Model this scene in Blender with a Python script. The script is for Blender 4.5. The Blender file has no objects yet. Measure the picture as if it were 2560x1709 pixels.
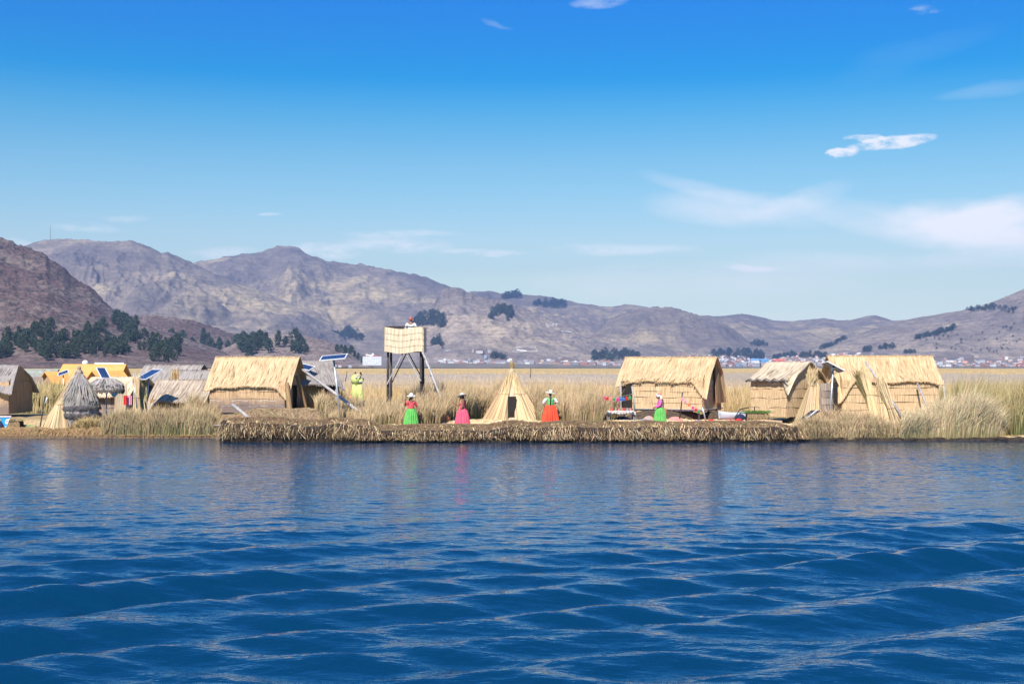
import bpy, math, random
import numpy as np
from mathutils import Vector, Matrix
R=math.radians
random.seed(7); RNG=np.random.default_rng(11)
S=bpy.context.scene; C=S.collection
F=3200.0; HZ=915.0; CH=3.5            # focal length in photo pixels, horizon row, eye height
def PX(px,Y): return (px-1280.0)*Y/F
def PZ(py,Y): return CH-(py-HZ)*Y/F
def P(px,py,Y): return Vector((PX(px,Y),Y,PZ(py,Y)))
# ---------------------------------------------------------------- helpers
def tag(o,label=None,cat=None,group=None,kind=None):
    if label: o['label']=label
    if cat: o['category']=cat
    if group: o['group']=group
    if kind: o['kind']=kind
    return o
def empty(name,loc=(0,0,0),rz=0):
    o=bpy.data.objects.new(name,None); C.objects.link(o); o.location=loc; o.rotation_euler=(0,0,rz); o.empty_display_size=.2
    return o
def link(name,me,mat=None,parent=None,loc=None):
    o=bpy.data.objects.new(name,me); C.objects.link(o)
    if mat is not None and len(me.materials)==0: me.materials.append(mat)
    if parent is not None: o.parent=parent
    if loc is not None: o.location=loc
    return o
def copy_tree(o,parent=None):
    c=o.copy(); C.objects.link(c)
    if parent is not None: c.parent=parent
    for ch in list(o.children): copy_tree(ch,c)
    return c
class MB:
    def __init__(s): s.v=[]; s.f=[]; s.uv=[]; s.anyuv=False
    def add(s,vs,fs,uvs=None):
        b=len(s.v); s.v.extend([tuple(v) for v in vs])
        for k,f in enumerate(fs):
            s.f.append(tuple(i+b for i in f))
            s.uv.append([uvs[i] for i in f] if uvs is not None else [(0,0)]*len(f))
        if uvs is not None: s.anyuv=True
        return s
    def box(s,c,d,M=None):
        x,y,z=d[0]/2,d[1]/2,d[2]/2
        vs=[Vector((a,b,e)) for a in(-x,x) for b in(-y,y) for e in(-z,z)]
        if M is not None: vs=[M@v for v in vs]
        vs=[v+Vector(c) for v in vs]
        uv=[(v.x+v.y,v.z) for v in vs]
        return s.add(vs,[(0,1,3,2),(4,6,7,5),(0,4,5,1),(2,3,7,6),(0,2,6,4),(1,5,7,3)],uv)
    def tube(s,pts,rs,n=8,cap=True):
        pts=[Vector(p) for p in pts]
        if not hasattr(rs,'__len__'): rs=[rs]*len(pts)
        vs=[];fs=[];uv=[];L=0
        for i,p in enumerate(pts):
            t=(pts[min(i+1,len(pts)-1)]-pts[max(i-1,0)]).normalized()
            if i==0: 
                u=t.orthogonal().normalized()
            else:
                L+=(pts[i]-pts[i-1]).length; u=(u-t*u.dot(t)).normalized()
            w=t.cross(u)
            for k in range(n):
                a=2*math.pi*k/n; vs.append(p+(u*math.cos(a)+w*math.sin(a))*rs[i]); uv.append((k/n*rs[i]*6.28,L))
        for i in range(len(pts)-1):
            for k in range(n):
                a=i*n+k;b=i*n+(k+1)%n; fs.append((a,b,b+n,a+n))
        if cap: fs.append(tuple(range(n))[::-1]); fs.append(tuple(range((len(pts)-1)*n,len(pts)*n)))
        return s.add(vs,fs,uv)
    def bar(s,a,b,w,h,up=(0,0,1)):
        a=Vector(a);b=Vector(b);t=(b-a).normalized();u=t.cross(Vector(up)).normalized();q=u.cross(t)
        vs=[];
        for p in(a,b):
            for i,j in((-1,-1),(1,-1),(1,1),(-1,1)): vs.append(p+u*w/2*i+q*h/2*j)
        L=(b-a).length
        return s.add(vs,[(3,2,1,0),(4,5,6,7),(0,1,5,4),(1,2,6,5),(2,3,7,6),(3,0,4,7)],[(i*w,0) for i in range(4)]+[(i*w,L) for i in range(4)])
    def lathe(s,prof,c=(0,0,0),n=24,fn=None,capb=False,capt=False):
        vs=[];fs=[];uv=[];L=0
        for i,(r,z) in enumerate(prof):
            if i: L+=math.hypot(r-prof[i-1][0],z-prof[i-1][1])
            for k in range(n):
                a=2*math.pi*k/n; rr=r*(fn(a,i/(len(prof)-1)) if fn else 1)
                vs.append((c[0]+rr*math.cos(a),c[1]+rr*math.sin(a),c[2]+z)); uv.append((a*max(.2,prof[len(prof)//2][0]),L))
        for i in range(len(prof)-1):
            for k in range(n):
                a=i*n+k;b=i*n+(k+1)%n; fs.append((a,b,b+n,a+n))
        if capb: fs.append(tuple(range(n))[::-1])
        if capt: fs.append(tuple(range((len(prof)-1)*n,len(prof)*n)))
        return s.add(vs,fs,uv)
    def sheet(s,fn,nu,nv,th=.04,uvf=None):
        # fn(u,v)->Vector; thick sheet
        g=[[Vector(fn(i/nu,j/nv)) for j in range(nv+1)] for i in range(nu+1)]
        vs=[];vb=[];uv=[]
        for i in range(nu+1):
            for j in range(nv+1):
                a=g[min(i+1,nu)][j]-g[max(i-1,0)][j]; b=g[i][min(j+1,nv)]-g[i][max(j-1,0)]
                n=a.cross(b); n=n.normalized() if n.length>1e-9 else Vector((0,0,1))
                vs.append(g[i][j]+n*th/2); vb.append(g[i][j]-n*th/2)
                uv.append(uvf(i/nu,j/nv) if uvf else (i/nu,j/nv))
        N=len(vs);idx=lambda i,j:i*(nv+1)+j
        fs=[]
        for i in range(nu):
            for j in range(nv):
                q=(idx(i,j),idx(i+1,j),idx(i+1,j+1),idx(i,j+1)); fs.append(q); fs.append(tuple(N+k for k in q[::-1]))
        for i in range(nu):
            a,b=idx(i,0),idx(i+1,0); fs.append((b,a,a+N,b+N)); a,b=idx(i,nv),idx(i+1,nv); fs.append((a,b,b+N,a+N))
        for j in range(nv):
            a,b=idx(0,j),idx(0,j+1); fs.append((a,b,b+N,a+N)); a,b=idx(nu,j),idx(nu,j+1); fs.append((b,a,a+N,b+N))
        return s.add(vs+vb,fs,uv+uv)
    def ball(s,c,r,n=10,m=7,M=None):
        r=r if hasattr(r,'__len__') else (r,r,r); vs=[];fs=[]
        for i in range(m+1):
            t=math.pi*i/m
            for k in range(n):
                a=2*math.pi*k/n; q=Vector((r[0]*math.sin(t)*math.cos(a),r[1]*math.sin(t)*math.sin(a),-r[2]*math.cos(t)))
                if M is not None: q=M@q
                vs.append(q+Vector(c))
        for i in range(m):
            for k in range(n):
                a=i*n+k;b=i*n+(k+1)%n; fs.append((a,b,b+n,a+n))
        return s.add(vs,fs)
    def build(s,name,mat,parent=None,smooth=False,loc=None):
        me=bpy.data.meshes.new(name); me.from_pydata(s.v,[],s.f)
        if s.anyuv:
            l=me.uv_layers.new(name='UVMap'); l.data.foreach_set('uv',[c for f in s.uv for p in f for c in p])
        if smooth: me.polygons.foreach_set('use_smooth',[True]*len(me.polygons))
        me.update(); return link(name,me,mat,parent,loc)
def npmesh(name,V,Fc,mat,parent=None,col=None,smooth=False,loc=None):
    V=np.asarray(V,np.float32);Fc=np.asarray(Fc,np.int32);k=Fc.shape[1]
    me=bpy.data.meshes.new(name); me.vertices.add(len(V)); me.vertices.foreach_set('co',V.ravel())
    me.loops.add(Fc.size); me.loops.foreach_set('vertex_index',Fc.ravel())
    me.polygons.add(len(Fc)); me.polygons.foreach_set('loop_start',np.arange(len(Fc),dtype=np.int32)*k)
    me.update(calc_edges=True)
    if smooth: me.polygons.foreach_set('use_smooth',np.ones(len(Fc),bool))
    if col is not None:
        a=me.color_attributes.new('Col','FLOAT_COLOR','POINT'); c=np.ones((len(V),4),np.float32); c[:,:3]=col; a.data.foreach_set('color',c.ravel())
    return link(name,me,mat,parent,loc)
# numpy noise
_perm=np.random.default_rng(3).random((256,256)).astype(np.float64)
def vn(x,y):
    xi=np.floor(x).astype(int);yi=np.floor(y).astype(int);fx=x-xi;fy=y-yi
    fx=fx*fx*fx*(fx*(fx*6-15)+10);fy=fy*fy*fy*(fy*(fy*6-15)+10)
    a=_perm[xi&255,yi&255];b=_perm[(xi+1)&255,yi&255];c=_perm[xi&255,(yi+1)&255];d=_perm[(xi+1)&255,(yi+1)&255]
    return (a*(1-fx)+b*fx)*(1-fy)+(c*(1-fx)+d*fx)*fy
def fbm(x,y,o=5,g=.5):
    s=0;a=1;t=0
    for i in range(o):
        s=s+a*(vn(x*2**i+i*17.3,y*2**i+i*9.1)*2-1); t+=a; a*=g
    return s/t
def ridged(x,y,o=5,g=.55):
    s=0;a=1;t=0
    for i in range(o):
        s=s+a*(1-np.abs(vn(x*2**i+i*31.7,y*2**i+i*5.3)*2-1)*2); t+=a; a*=g
    return s/t
# ---------------------------------------------------------------- materials
MATS={}
def newmat(name):
    m=bpy.data.materials.new(name); m.use_nodes=True; nt=m.node_tree; b=nt.nodes['Principled BSDF']; MATS[name]=m
    return m,nt,b
def N(nt,t,**k):
    n=nt.nodes.new(t)
    for a,v in k.items():
        if a.startswith('i_'): n.inputs[a[2:].replace('_',' ')].default_value=v
        else: setattr(n,a,v)
    return n
def ramp(nt,src,stops,interp='LINEAR'):
    r=nt.nodes.new('ShaderNodeValToRGB'); r.color_ramp.interpolation=interp
    e=r.color_ramp.elements
    while len(e)<len(stops): e.new(.5)
    for i,(p,c) in enumerate(stops):
        e[i].position=p; e[i].color=(*c,1) if hasattr(c,'__len__') else (c,c,c,1)
    nt.links.new(src,r.inputs['Fac']); return r
def mix(nt,f,a,b,bt='MIX'):
    m=nt.nodes.new('ShaderNodeMix'); m.data_type='RGBA'; m.blend_type=bt
    for s,i in((f,0),(a,6),(b,7)):
        if hasattr(s,'links') or hasattr(s,'is_linked'): nt.links.new(s,m.inputs[i])
        elif hasattr(s,'__len__'): m.inputs[i].default_value=(*s,1)
        else: m.inputs[i].default_value=s
    return m.outputs[2]
def coord(nt,kind,scale=(1,1,1)):
    t=nt.nodes.new('ShaderNodeTexCoord'); mp=nt.nodes.new('ShaderNodeMapping'); mp.inputs['Scale'].default_value=scale
    nt.links.new(t.outputs[kind],mp.inputs['Vector']); return mp.outputs['Vector']
def noise(nt,vec,scale,detail=4,rough=.55):
    n=nt.nodes.new('ShaderNodeTexNoise'); n.inputs['Scale'].default_value=scale; n.inputs['Detail'].default_value=detail; n.inputs['Roughness'].default_value=rough
    if vec is not None: nt.links.new(vec,n.inputs['Vector'])
    return n.outputs['Fac']
def bump(nt,b,h,strength=.5,dist=.02):
    n=nt.nodes.new('ShaderNodeBump'); n.inputs['Strength'].default_value=strength; n.inputs['Distance'].default_value=dist
    nt.links.new(h,n.inputs['Height']); nt.links.new(n.outputs['Normal'],b.inputs['Normal'])
def simple(name,c,c2=None,scale=8,rough=.8,kind='Object',sc=(1,1,1),bmp=.3,dist=.02,metal=0,contrast=(.35,.65)):
    if name in MATS: return MATS[name]
    m,nt,b=newmat(name); b.inputs['Roughness'].default_value=rough; b.inputs['Metallic'].default_value=metal
    if c2 is None: c2=tuple(x*.75 for x in c)
    f=noise(nt,coord(nt,kind,sc),scale); r=ramp(nt,f,[(contrast[0],c),(contrast[1],c2)])
    nt.links.new(r.outputs['Color'],b.inputs['Base Color'])
    if bmp: bump(nt,b,f,bmp,dist)
    return m
def reedmat(name,light,dark,streak=14,stain=None,stainh=(.3,.9),band=0,kind='UV',rough=.75,amt=1.0):
    m,nt,b=newmat(name); b.inputs['Roughness'].default_value=rough
    b.inputs['Specular IOR Level'].default_value=.25
    f=noise(nt,coord(nt,kind,(1,.05,1)),streak,3,.7)
    f2=noise(nt,coord(nt,kind,(1,.12,1)),streak*.23,3,.6)
    r=ramp(nt,f,[(.36,dark),(.46,tuple((a*.55+d*.45) for a,d in zip(light,dark))),(.56,light),(.7,tuple(min(.9,a*1.12) for a in light))]).outputs['Color']
    lo=tuple(a*.72+d*.1 for a,d in zip(light,dark))
    r2=ramp(nt,f2,[(.42,0),(.68,1)]).outputs['Color']
    col=mix(nt,.14*amt,r,mix(nt,r2,light,lo))
    f3=noise(nt,coord(nt,kind,(1,1,1)),.8,4,.6); col=mix(nt,ramp(nt,f3,[(.45,0),(.75,.45*amt)]).outputs['Color'],col,dark)
    if stain:
        g=nt.nodes.new('ShaderNodeSeparateXYZ'); nt.links.new(coord(nt,kind),g.inputs[0])
        w=N(nt,'ShaderNodeMath',operation='MULTIPLY_ADD'); nt.links.new(f3,w.inputs[0]); w.inputs[1].default_value=-.9; nt.links.new(g.outputs['Y'],w.inputs[2])
        k=N(nt,'ShaderNodeMapRange'); nt.links.new(w.outputs[0],k.inputs[0]); k.inputs[1].default_value=stainh[0]-.45; k.inputs[2].default_value=stainh[1]-.45; k.inputs[3].default_value=.85; k.inputs[4].default_value=0
        col=mix(nt,k.outputs[0],col,mix(nt,f,stain,tuple(x*.35 for x in stain)))
    nt.links.new(col,b.inputs['Base Color'])
    bump(nt,b,f,.6,.03)
    return m
def colmat(name,rough=.8,trans=0):
    m,nt,b=newmat(name); a=nt.nodes.new('ShaderNodeVertexColor'); a.layer_name='Col'; nt.links.new(a.outputs['Color'],b.inputs['Base Color'])
    b.inputs['Roughness'].default_value=rough; b.inputs['Specular IOR Level'].default_value=.2
    return m
M_straw=reedmat('new_reed_mat',(.66,.48,.28),(.36,.22,.10),streak=19)
M_wall=reedmat('reed_wall_mat',(.66,.45,.26),(.24,.13,.06),streak=26,stain=(.26,.20,.19),stainh=(.35,.9))
M_wall2=reedmat('fresh_reed_wall_mat',(.67,.49,.285),(.33,.19,.085),streak=30,amt=.7)
M_grey=reedmat('weathered_reed_mat',(.40,.355,.32),(.14,.115,.105),streak=17)
M_greywall=reedmat('weathered_wall_mat',(.40,.32,.25),(.13,.09,.07),streak=9)
M_bundle=reedmat('reed_bundle_mat',(.55,.38,.19),(.25,.15,.06),streak=12)
M_wood=simple('weathered_pole_wood',(.52,.48,.46),(.30,.27,.25),14,sc=(1,1,.1))
M_darkwood=simple('dark_post_wood',(.085,.07,.065),(.03,.025,.022),10,sc=(1,1,.15))
M_metal=simple('galvanised_pole',(.62,.64,.66),(.5,.52,.54),20,rough=.4,metal=.6,bmp=0)
M_white=simple('white_paint',(.8,.8,.78),(.68,.68,.66),9,bmp=0)
M_peat=simple('dark_peat_reed_root',(.012,.008,.006),(.045,.028,.016),6,bmp=1,dist=.08)
M_blade=colmat('reed_blade',.7)
# ---------------------------------------------------------------- camera, sun, sky
cam=bpy.data.cameras.new('camera'); co=bpy.data.objects.new('camera',cam); C.objects.link(co)
co.location=(0,0,CH); co.rotation_euler=(R(90),0,0); cam.sensor_width=36; cam.lens=45
cam.shift_y=(HZ-854.5)/2560; cam.clip_end=60000; cam.clip_start=.5
S.camera=co
SUN_EL=R(44); SUN_AZ=math.atan2(-.27,-.96)      # x,y of the direction to the sun: behind the camera on the left
sd=Vector((math.sin(SUN_AZ)*math.cos(SUN_EL),math.cos(SUN_AZ)*math.cos(SUN_EL),math.sin(SUN_EL)))
sl=bpy.data.lights.new('sun','SUN'); so=bpy.data.objects.new('sun',sl); C.objects.link(so)
sl.energy=4.9; sl.angle=R(.53); sl.color=(1,.94,.85); so.rotation_euler=sd.to_track_quat('Z','Y').to_euler()
w=bpy.data.worlds.new('World'); S.world=w; w.use_nodes=True; nt=w.node_tree
bg=nt.nodes['Background']; bg.inputs['Strength'].default_value=.1
sk=nt.nodes.new('ShaderNodeTexSky'); sk.sky_type='NISHITA'; sk.sun_disc=False; sk.sun_elevation=SUN_EL; sk.sun_rotation=SUN_AZ
sk.altitude=3800; sk.air_density=1.0; sk.dust_density=.6; sk.ozone_density=3
tc=nt.nodes.new('ShaderNodeTexCoord'); sp=nt.nodes.new('ShaderNodeSeparateXYZ'); nt.links.new(tc.outputs['Generated'],sp.inputs[0])
def m2(op,a,b=None,c=None,clamp=False,nt=nt):
    n=nt.nodes.new('ShaderNodeMath'); n.operation=op; n.use_clamp=clamp
    for i,v in enumerate((a,b,c)):
        if v is None: continue
        if hasattr(v,'is_linked'): nt.links.new(v,n.inputs[i])
        else: n.inputs[i].default_value=v
    return n.outputs[0]
el=m2('ARCSINE',sp.outputs['Z'])
eld=m2('DIVIDE',el,R(90))
# clear thin high-altitude air: strong blue above, pale towards the horizon
t1=ramp(nt,eld,[(0, (0.489, 0.463, 0.43)), (0.011, (0.551, 0.489, 0.419)), (0.0229, (0.677, 0.55, 0.42)), (0.0427, (0.826, 0.669, 0.433)), (0.0625, (0.767, 0.683, 0.476)), (0.0821, (0.594, 0.672, 0.515)), (0.1016, (0.428, 0.64, 0.541)), (0.1228, (0.188, 0.577, 0.581)), (0.14, (0.002, 0.475, 0.625)), (0.157, (0.002, 0.427, 0.664)), (0.18, (0.002, 0.404, 0.738)), (0.3, (0.015, 0.44, 0.82)), (0.5, (0.05, 0.44, 0.8)), (1, (0.12, 0.4, 0.7))]).outputs['Color']
sc=nt.nodes.new('ShaderNodeVectorMath'); sc.operation='MULTIPLY'; nt.links.new(sk.outputs[0],sc.inputs[0]); nt.links.new(t1,sc.inputs[1])
skc=nt.nodes.new('ShaderNodeVectorMath'); skc.operation='SCALE'; skc.inputs['Scale'].default_value=1.28; nt.links.new(sc.outputs[0],skc.inputs[0])
yy=m2('MAXIMUM',sp.outputs['Y'],.05)
u=m2('DIVIDE',sp.outputs['X'],yy); v=m2('DIVIDE',sp.outputs['Z'],yy)
cv=nt.nodes.new('ShaderNodeCombineXYZ'); nt.links.new(u,cv.inputs[0]); nt.links.new(m2('MULTIPLY',v,2.2),cv.inputs[1])
n1=noise(nt,cv.outputs[0],9,6,.6); n2=noise(nt,cv.outputs[0],38,5,.65)
cs=nt.nodes.new('ShaderNodeVectorMath'); cs.operation='ADD'; nt.links.new(cv.outputs[0],cs.inputs[0]); cs.inputs[1].default_value=(3.1,7.7,0)
n3=noise(nt,cs.outputs[0],9,5,.6)
ud=m2('MULTIPLY_ADD',m2('SUBTRACT',n1,.5),.05,u); vd=m2('MULTIPLY_ADD',m2('SUBTRACT',n3,.5),.022,v)
tot=None
# cx, cy, half width, half height (photo degrees written as rows and columns), slope, opacity, edge hardness
CL=[(1500,2,70,17,-.12,.36,.8,1),(2312,28,36,11,.1,.35,1,1),(2103,386,38,13,-.02,.95,2.2,1),(2230,360,110,16,-.16,.85,2.0,1),(2165,352,50,10,0,.6,2,1),
(1760,470,170,24,.22,.30,.7,0),(1850,525,240,50,.05,.48,.7,0),(1990,505,130,30,-.3,.34,.7,0),(2480,575,270,70,.08,.68,.75,0),(2300,560,330,45,.15,.40,1,0),(2560,520,200,40,-.2,.45,1,0),
(1560,625,190,15,.0,.36,.8,1),(1200,630,110,9,0,.28,1.4,1),(985,612,150,20,.03,.36,.9,1),(820,628,80,22,.1,.38,1.2,1),(1000,585,150,10,0,.22,1.2,1),(560,628,90,16,0,.25,1,1),(215,568,90,10,.05,.26,.8,1),(310,546,70,9,0,.2,.8,1),(675,538,28,5,0,.3,1.4,1),(1880,668,70,10,.02,.32,1.5,1),(1750,700,420,45,0,.28,.8,0),(2300,655,450,30,0,.30,.8,0),(2480,222,130,22,-.12,.18,.6,0),(2300,130,200,40,-.3,.05,.6,0),(1230,62,40,9,.2,.14,1,0),(60,610,60,12,.2,.22,1,1)]
for cx,cy,rx,ry,sl_,op,hd,fine in CL:
    a=(cx-1280)/F; b_=(HZ-cy)/F
    du=m2('SUBTRACT',ud if not fine else m2('MULTIPLY_ADD',m2('SUBTRACT',n2,.5),.02,u),a)
    dv=m2('MULTIPLY_ADD',du,sl_,m2('SUBTRACT',vd if not fine else m2('MULTIPLY_ADD',m2('SUBTRACT',n1,.5),.012,m2('MULTIPLY_ADD',m2('SUBTRACT',n2,.5),.008,v)),b_))
    d=m2('ADD',m2('POWER',m2('DIVIDE',du,rx/F),2),m2('POWER',m2('DIVIDE',dv,ry/F),2))
    k=m2('MULTIPLY',m2('MULTIPLY',m2('SUBTRACT',1.25,d),.8*hd,clamp=True),min(1,op*(1.3 if cy<450 else 1.55 if cy<590 else 1.7)))
    if fine: k=m2('MULTIPLY',k,m2('MULTIPLY_ADD',m2('SUBTRACT',n2,.33),4.6,0,clamp=True))
    else: k=m2('MULTIPLY',k,m2('MULTIPLY_ADD',m2('SUBTRACT',n1,.18),2.6,0,clamp=True))
    tot=k if tot is None else m2('ADD',tot,k,clamp=True)
tot=m2('MULTIPLY',tot,m2('GREATER_THAN',sp.outputs['Y'],.06))
cr=ramp(nt,eld,[(0,(.92,.90,.90)),(.05,(.86,.86,.87)),(.085,(.70,.72,.76)),(.13,(.60,.64,.70))]).outputs['Color']
csc=nt.nodes.new('ShaderNodeVectorMath'); csc.operation='SCALE'; csc.inputs['Scale'].default_value=7.6; nt.links.new(cr,csc.inputs[0])
cc=mix(nt,tot,skc.outputs[0],csc.outputs[0])
nt.links.new(cc,bg.inputs['Color']); bg.inputs['Strength'].default_value=.15
S.view_settings.view_transform='Standard'; S.view_settings.look='None'; S.view_settings.gamma=1; S.view_settings.exposure=.5
S.cycles.use_denoising=True; w.cycles.sampling_method='MANUAL'; w.cycles.sample_map_resolution=256
S.cycles.max_bounces=6; S.cycles.diffuse_bounces=2; S.cycles.glossy_bounces=3; S.cycles.volume_bounces=0; S.cycles.transparent_max_bounces=6
S.cycles.caustics_reflective=False; S.cycles.caustics_refractive=False
# ---------------------------------------------------------------- water
def smooth(e0,e1,x):
    t=np.clip((x-e0)/(e1-e0),0,1); return t*t*(3-2*t)
r1=7*np.exp(np.arange(0,210)*.005); r2=np.arange(r1[-1]+.085,62.6,.085)
rows=np.concatenate([r1,r2,62.6*np.exp(np.arange(1,75)*.06)])
tn=np.concatenate([[-4,-2.5,-1.6,-1.1,-.8,-.65],np.linspace(-.55,.55,900),[.65,.8,1.1,1.6,2.5,4]])
YY,TT=np.meshgrid(rows,tn,indexing='ij'); XX=YY*TT
Zw=np.zeros_like(XX); rg=np.random.default_rng(5)
amp=smooth(11,-8,YY-(24.0+.24*XX)+5*fbm(XX*.09,YY*.09,3))
def train(ang,lam,a,spread,n,k):
    z=0
    for i in range(n):
        th=R(ang+rg.normal()*spread); L=lam*np.exp(rg.normal()*.22); kx,ky=-math.sin(th)*2*math.pi/L,math.cos(th)*2*math.pi/L
        z=z+np.sin(kx*XX+ky*YY+rg.random()*6.28+.5*fbm(XX*.1+i,YY*.1,2))*a*L/lam*(.5+1.0*vn(XX*.13+i*3.7,YY*.13+i*7.1))
    return z/math.sqrt(n)
swell=train(31,2.0,.078,6,5,0)+train(-6,.85,.021,11,9,1)+train(20,1.25,.021,18,5,2)+train(12,.42,.0046,22,14,3)+train(-5,.25,.0030,30,12,6)
wind=.28+.66*vn(XX*.05+4,YY*.16)
small=(train(0,.36,.0066,35,16,4)+train(8,.62,.0075,25,10,5)+.6*train(30,1.6,.010,20,4,7))*wind
Zw=swell*amp+small*smooth(75,58,YY)*(1-.35*amp)
Zw[:, :6]*=0; Zw[:, -6:]*=0
nr,ncl=XX.shape; idx=np.arange(nr*ncl).reshape(nr,ncl)
Fq=np.stack([idx[:-1,:-1],idx[:-1,1:],idx[1:,1:],idx[1:,:-1]],-1).reshape(-1,4)
m,wn,b=newmat('lake_water'); b.inputs['Roughness'].default_value=.03; b.inputs['IOR'].default_value=1.333
b.inputs['Base Color'].default_value=(.0008,.032,.082,1); b.inputs['Specular IOR Level'].default_value=.85
vec=coord(wn,'Object',(1,1,1)); vec2=coord(wn,'Object',(.55,1.25,1))
h1=noise(wn,vec2,5.5,3,.6); h2=noise(wn,vec,1.7,2,.5)
hh=m2('MULTIPLY_ADD',h2,1.2,h1,nt=wn)
bump(wn,b,hh,1.0,.022)
water=npmesh('water',np.stack([XX,YY,Zw],-1).reshape(-1,3),Fq,m,smooth=True); tag(water,'rippled deep blue lake water',kind='structure')
# ---------------------------------------------------------------- hills
def hillmat(name,a,b_,c,shrub,sc=.012,rock=.5,bs=.6):
    m,nt,b=newmat(name); b.inputs['Roughness'].default_value=.95; b.inputs['Specular IOR Level'].default_value=.1
    v=coord(nt,'Object',(1,.6,1.6))
    f1=noise(nt,v,sc*.35,7,.62); f2=noise(nt,v,sc*1.6,7,.68); f3=noise(nt,coord(nt,'Object',(1,.5,2.5)),sc*7,5,.7)
    col=ramp(nt,f1,[(.36,a),(.5,b_),(.62,c)]).outputs['Color']
    col=mix(nt,ramp(nt,f2,[(.40,.75),(.56,0)]).outputs['Color'],col,a)
    col=mix(nt,ramp(nt,f3,[(.50,0),(.60,rock)]).outputs['Color'],col,shrub)
    wv=nt.nodes.new('ShaderNodeTexWave'); wv.bands_direction='Z'; wv.inputs['Scale'].default_value=sc*1.5; wv.inputs['Distortion'].default_value=9; wv.inputs['Detail'].default_value=5; wv.inputs['Detail Scale'].default_value=.6
    nt.links.new(coord(nt,'Object',(.35,.35,2.2)),wv.inputs['Vector'])
    col=mix(nt,ramp(nt,wv.outputs['Fac'],[(.05,.16),(.35,0)]).outputs['Color'],col,shrub)
    nt.links.new(col,b.inputs['Base Color'])
    hh=m2('MULTIPLY_ADD',f3,.5,f2,nt=nt); bump(nt,b,hh,bs,14)
    return m
def prof(pts,x):
    xs=[p[0] for p in pts]; ys=[p[1] for p in pts]; return np.interp(x,xs,ys)
HILLS={}
def hill(name,pts,Yf,Yc,mat,step=2.0,rows=150,gul=.10,rough=.012,conv=.85,seed=0,rockline=0,back=.35,foot=2,gscale=1.0,label=None,terr=0):
    px=np.arange(pts[0][0],pts[-1][0]+step,step); t=np.concatenate([np.linspace(0,1,rows),1+np.linspace(.02,1,18)*back])
    PXX,T=np.meshgrid(px,t,indexing='ij')
    py=prof(pts,px)
    z0=CH+(HZ-py)*Yc/F; Zc=np.maximum(z0,foot); kk=int(70/step); kr=np.hanning(2*kk+1); kr/=kr.sum(); Zb=np.convolve(np.pad(Zc,kk,'edge'),kr,'valid')[:,None]; Zc=Zc[:,None]
    wT=smooth(.35,.95,T); Zf=Zc*wT+np.minimum(Zb,Zc*1.25)*(1-wT)
    Y=Yf+(Yc-Yf)*T; 
    s=np.where(T<=1,np.clip(T,0,1)**(1/conv)*.55+.45*(1-(1-np.clip(T,0,1))**1.25),1-((T-1)/back)**1.3*.75)
    X=(PXX-1280)*Y/F
    D=(Yc-Yf); sx=3.2*gscale/D; env=np.clip(T,0,1)**.6*np.clip((1.0-T)*2.2,0,1)**.7; env=np.where(T>1,.25,env)
    wx=X+.25*D*.3*fbm(X*sx*.8+seed,Y*sx*.8,3)
    g=ridged(wx*sx*1.6+seed*3.1,Y*sx*.55+seed,5)-.35
    g2=fbm(wx*sx*5+seed,Y*sx*3.5,5)
    Z=foot+(Zf-foot)*s+ (Zf-foot)*env*gul*(g+.55*g2) + (Zc-foot)*rough*fbm(X*sx*22,Y*sx*22,4)*np.clip(T*4,0,1)
    # keep every point below the sight line of the crest so the ridge stays the skyline
    lim=CH+(Zc-CH)*Y/Yc - (Zc)*.004*np.abs(1-T)
    Z=np.where(T<.995,np.minimum(Z,lim),Z)
    if rockline: Z=Z+rockline*Yc/F*(ridged(X*.035+seed,Y*.012,5)*.9)*smooth(.62,.97,T)*np.minimum(1,(Zc)/60)
    if terr: 
        q=terr; k=np.floor(Z/q)*q; fr=(Z-k)/q; Z=k+q*np.where(fr<.72,fr*.35,.25+(fr-.72)*2.68)
    n,mm=X.shape; idx=np.arange(n*mm).reshape(n,mm)
    Fq=np.stack([idx[:-1,:-1],idx[1:,:-1],idx[1:,1:],idx[:-1,1:]],-1).reshape(-1,4)
    o=npmesh(name,np.stack([X,Y,Z],-1).reshape(-1,3),Fq,mat,smooth=True)
    tag(o,label,kind='structure'); HILLS[o.name]=(px,Y[0],Z)
    return o.name
def hz(hn,px,py_or_T,T=None):
    """point on the hill seen at column px where the slope passes photo row py"""
    pxs,Yr,Z=HILLS[hn]; i=int(np.clip(round((px-pxs[0])/(pxs[1]-pxs[0])),0,len(pxs)-1)); rows_=HZ-(Z[i]-CH)*F/Yr
    k=np.where(rows_[:150]<=py_or_T)[0]; k=k[0] if len(k) else 149
    return Vector(((px-1280)*Yr[k]/F,Yr[k],Z[i][k]))
MH_far=hillmat('dry_grass_hill',(.17,.14,.13),(.33,.265,.205),(.52,.41,.25),(.10,.095,.095),.0045,.45)
MH_mid=hillmat('brown_hill',(.22,.18,.165),(.35,.285,.24),(.50,.40,.29),(.09,.085,.09),.007,.5)
MH_left=hillmat('red_rock_hill',(.16,.095,.09),(.235,.17,.15),(.31,.24,.20),(.06,.06,.045),.014,.8,.9)
MH_low=hillmat('stony_foothill',(.27,.195,.175),(.40,.31,.27),(.50,.41,.34),(.07,.065,.045),.02,.8,.8)
hill('hills',[(-500,700),(-100,660),(49,619),(82,605),(109,599),(163,596),(232,601),(272,604),(327,601),(354,609),(403,631),(420,630),(441,639),(482,657),(545,688),(640,723),(720,755),(800,790),(880,835),(960,885),(1000,912)],4300,6200,MH_far,seed=1.3,gul=.27,label='broad rounded hill with tan grass slopes')
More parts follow.
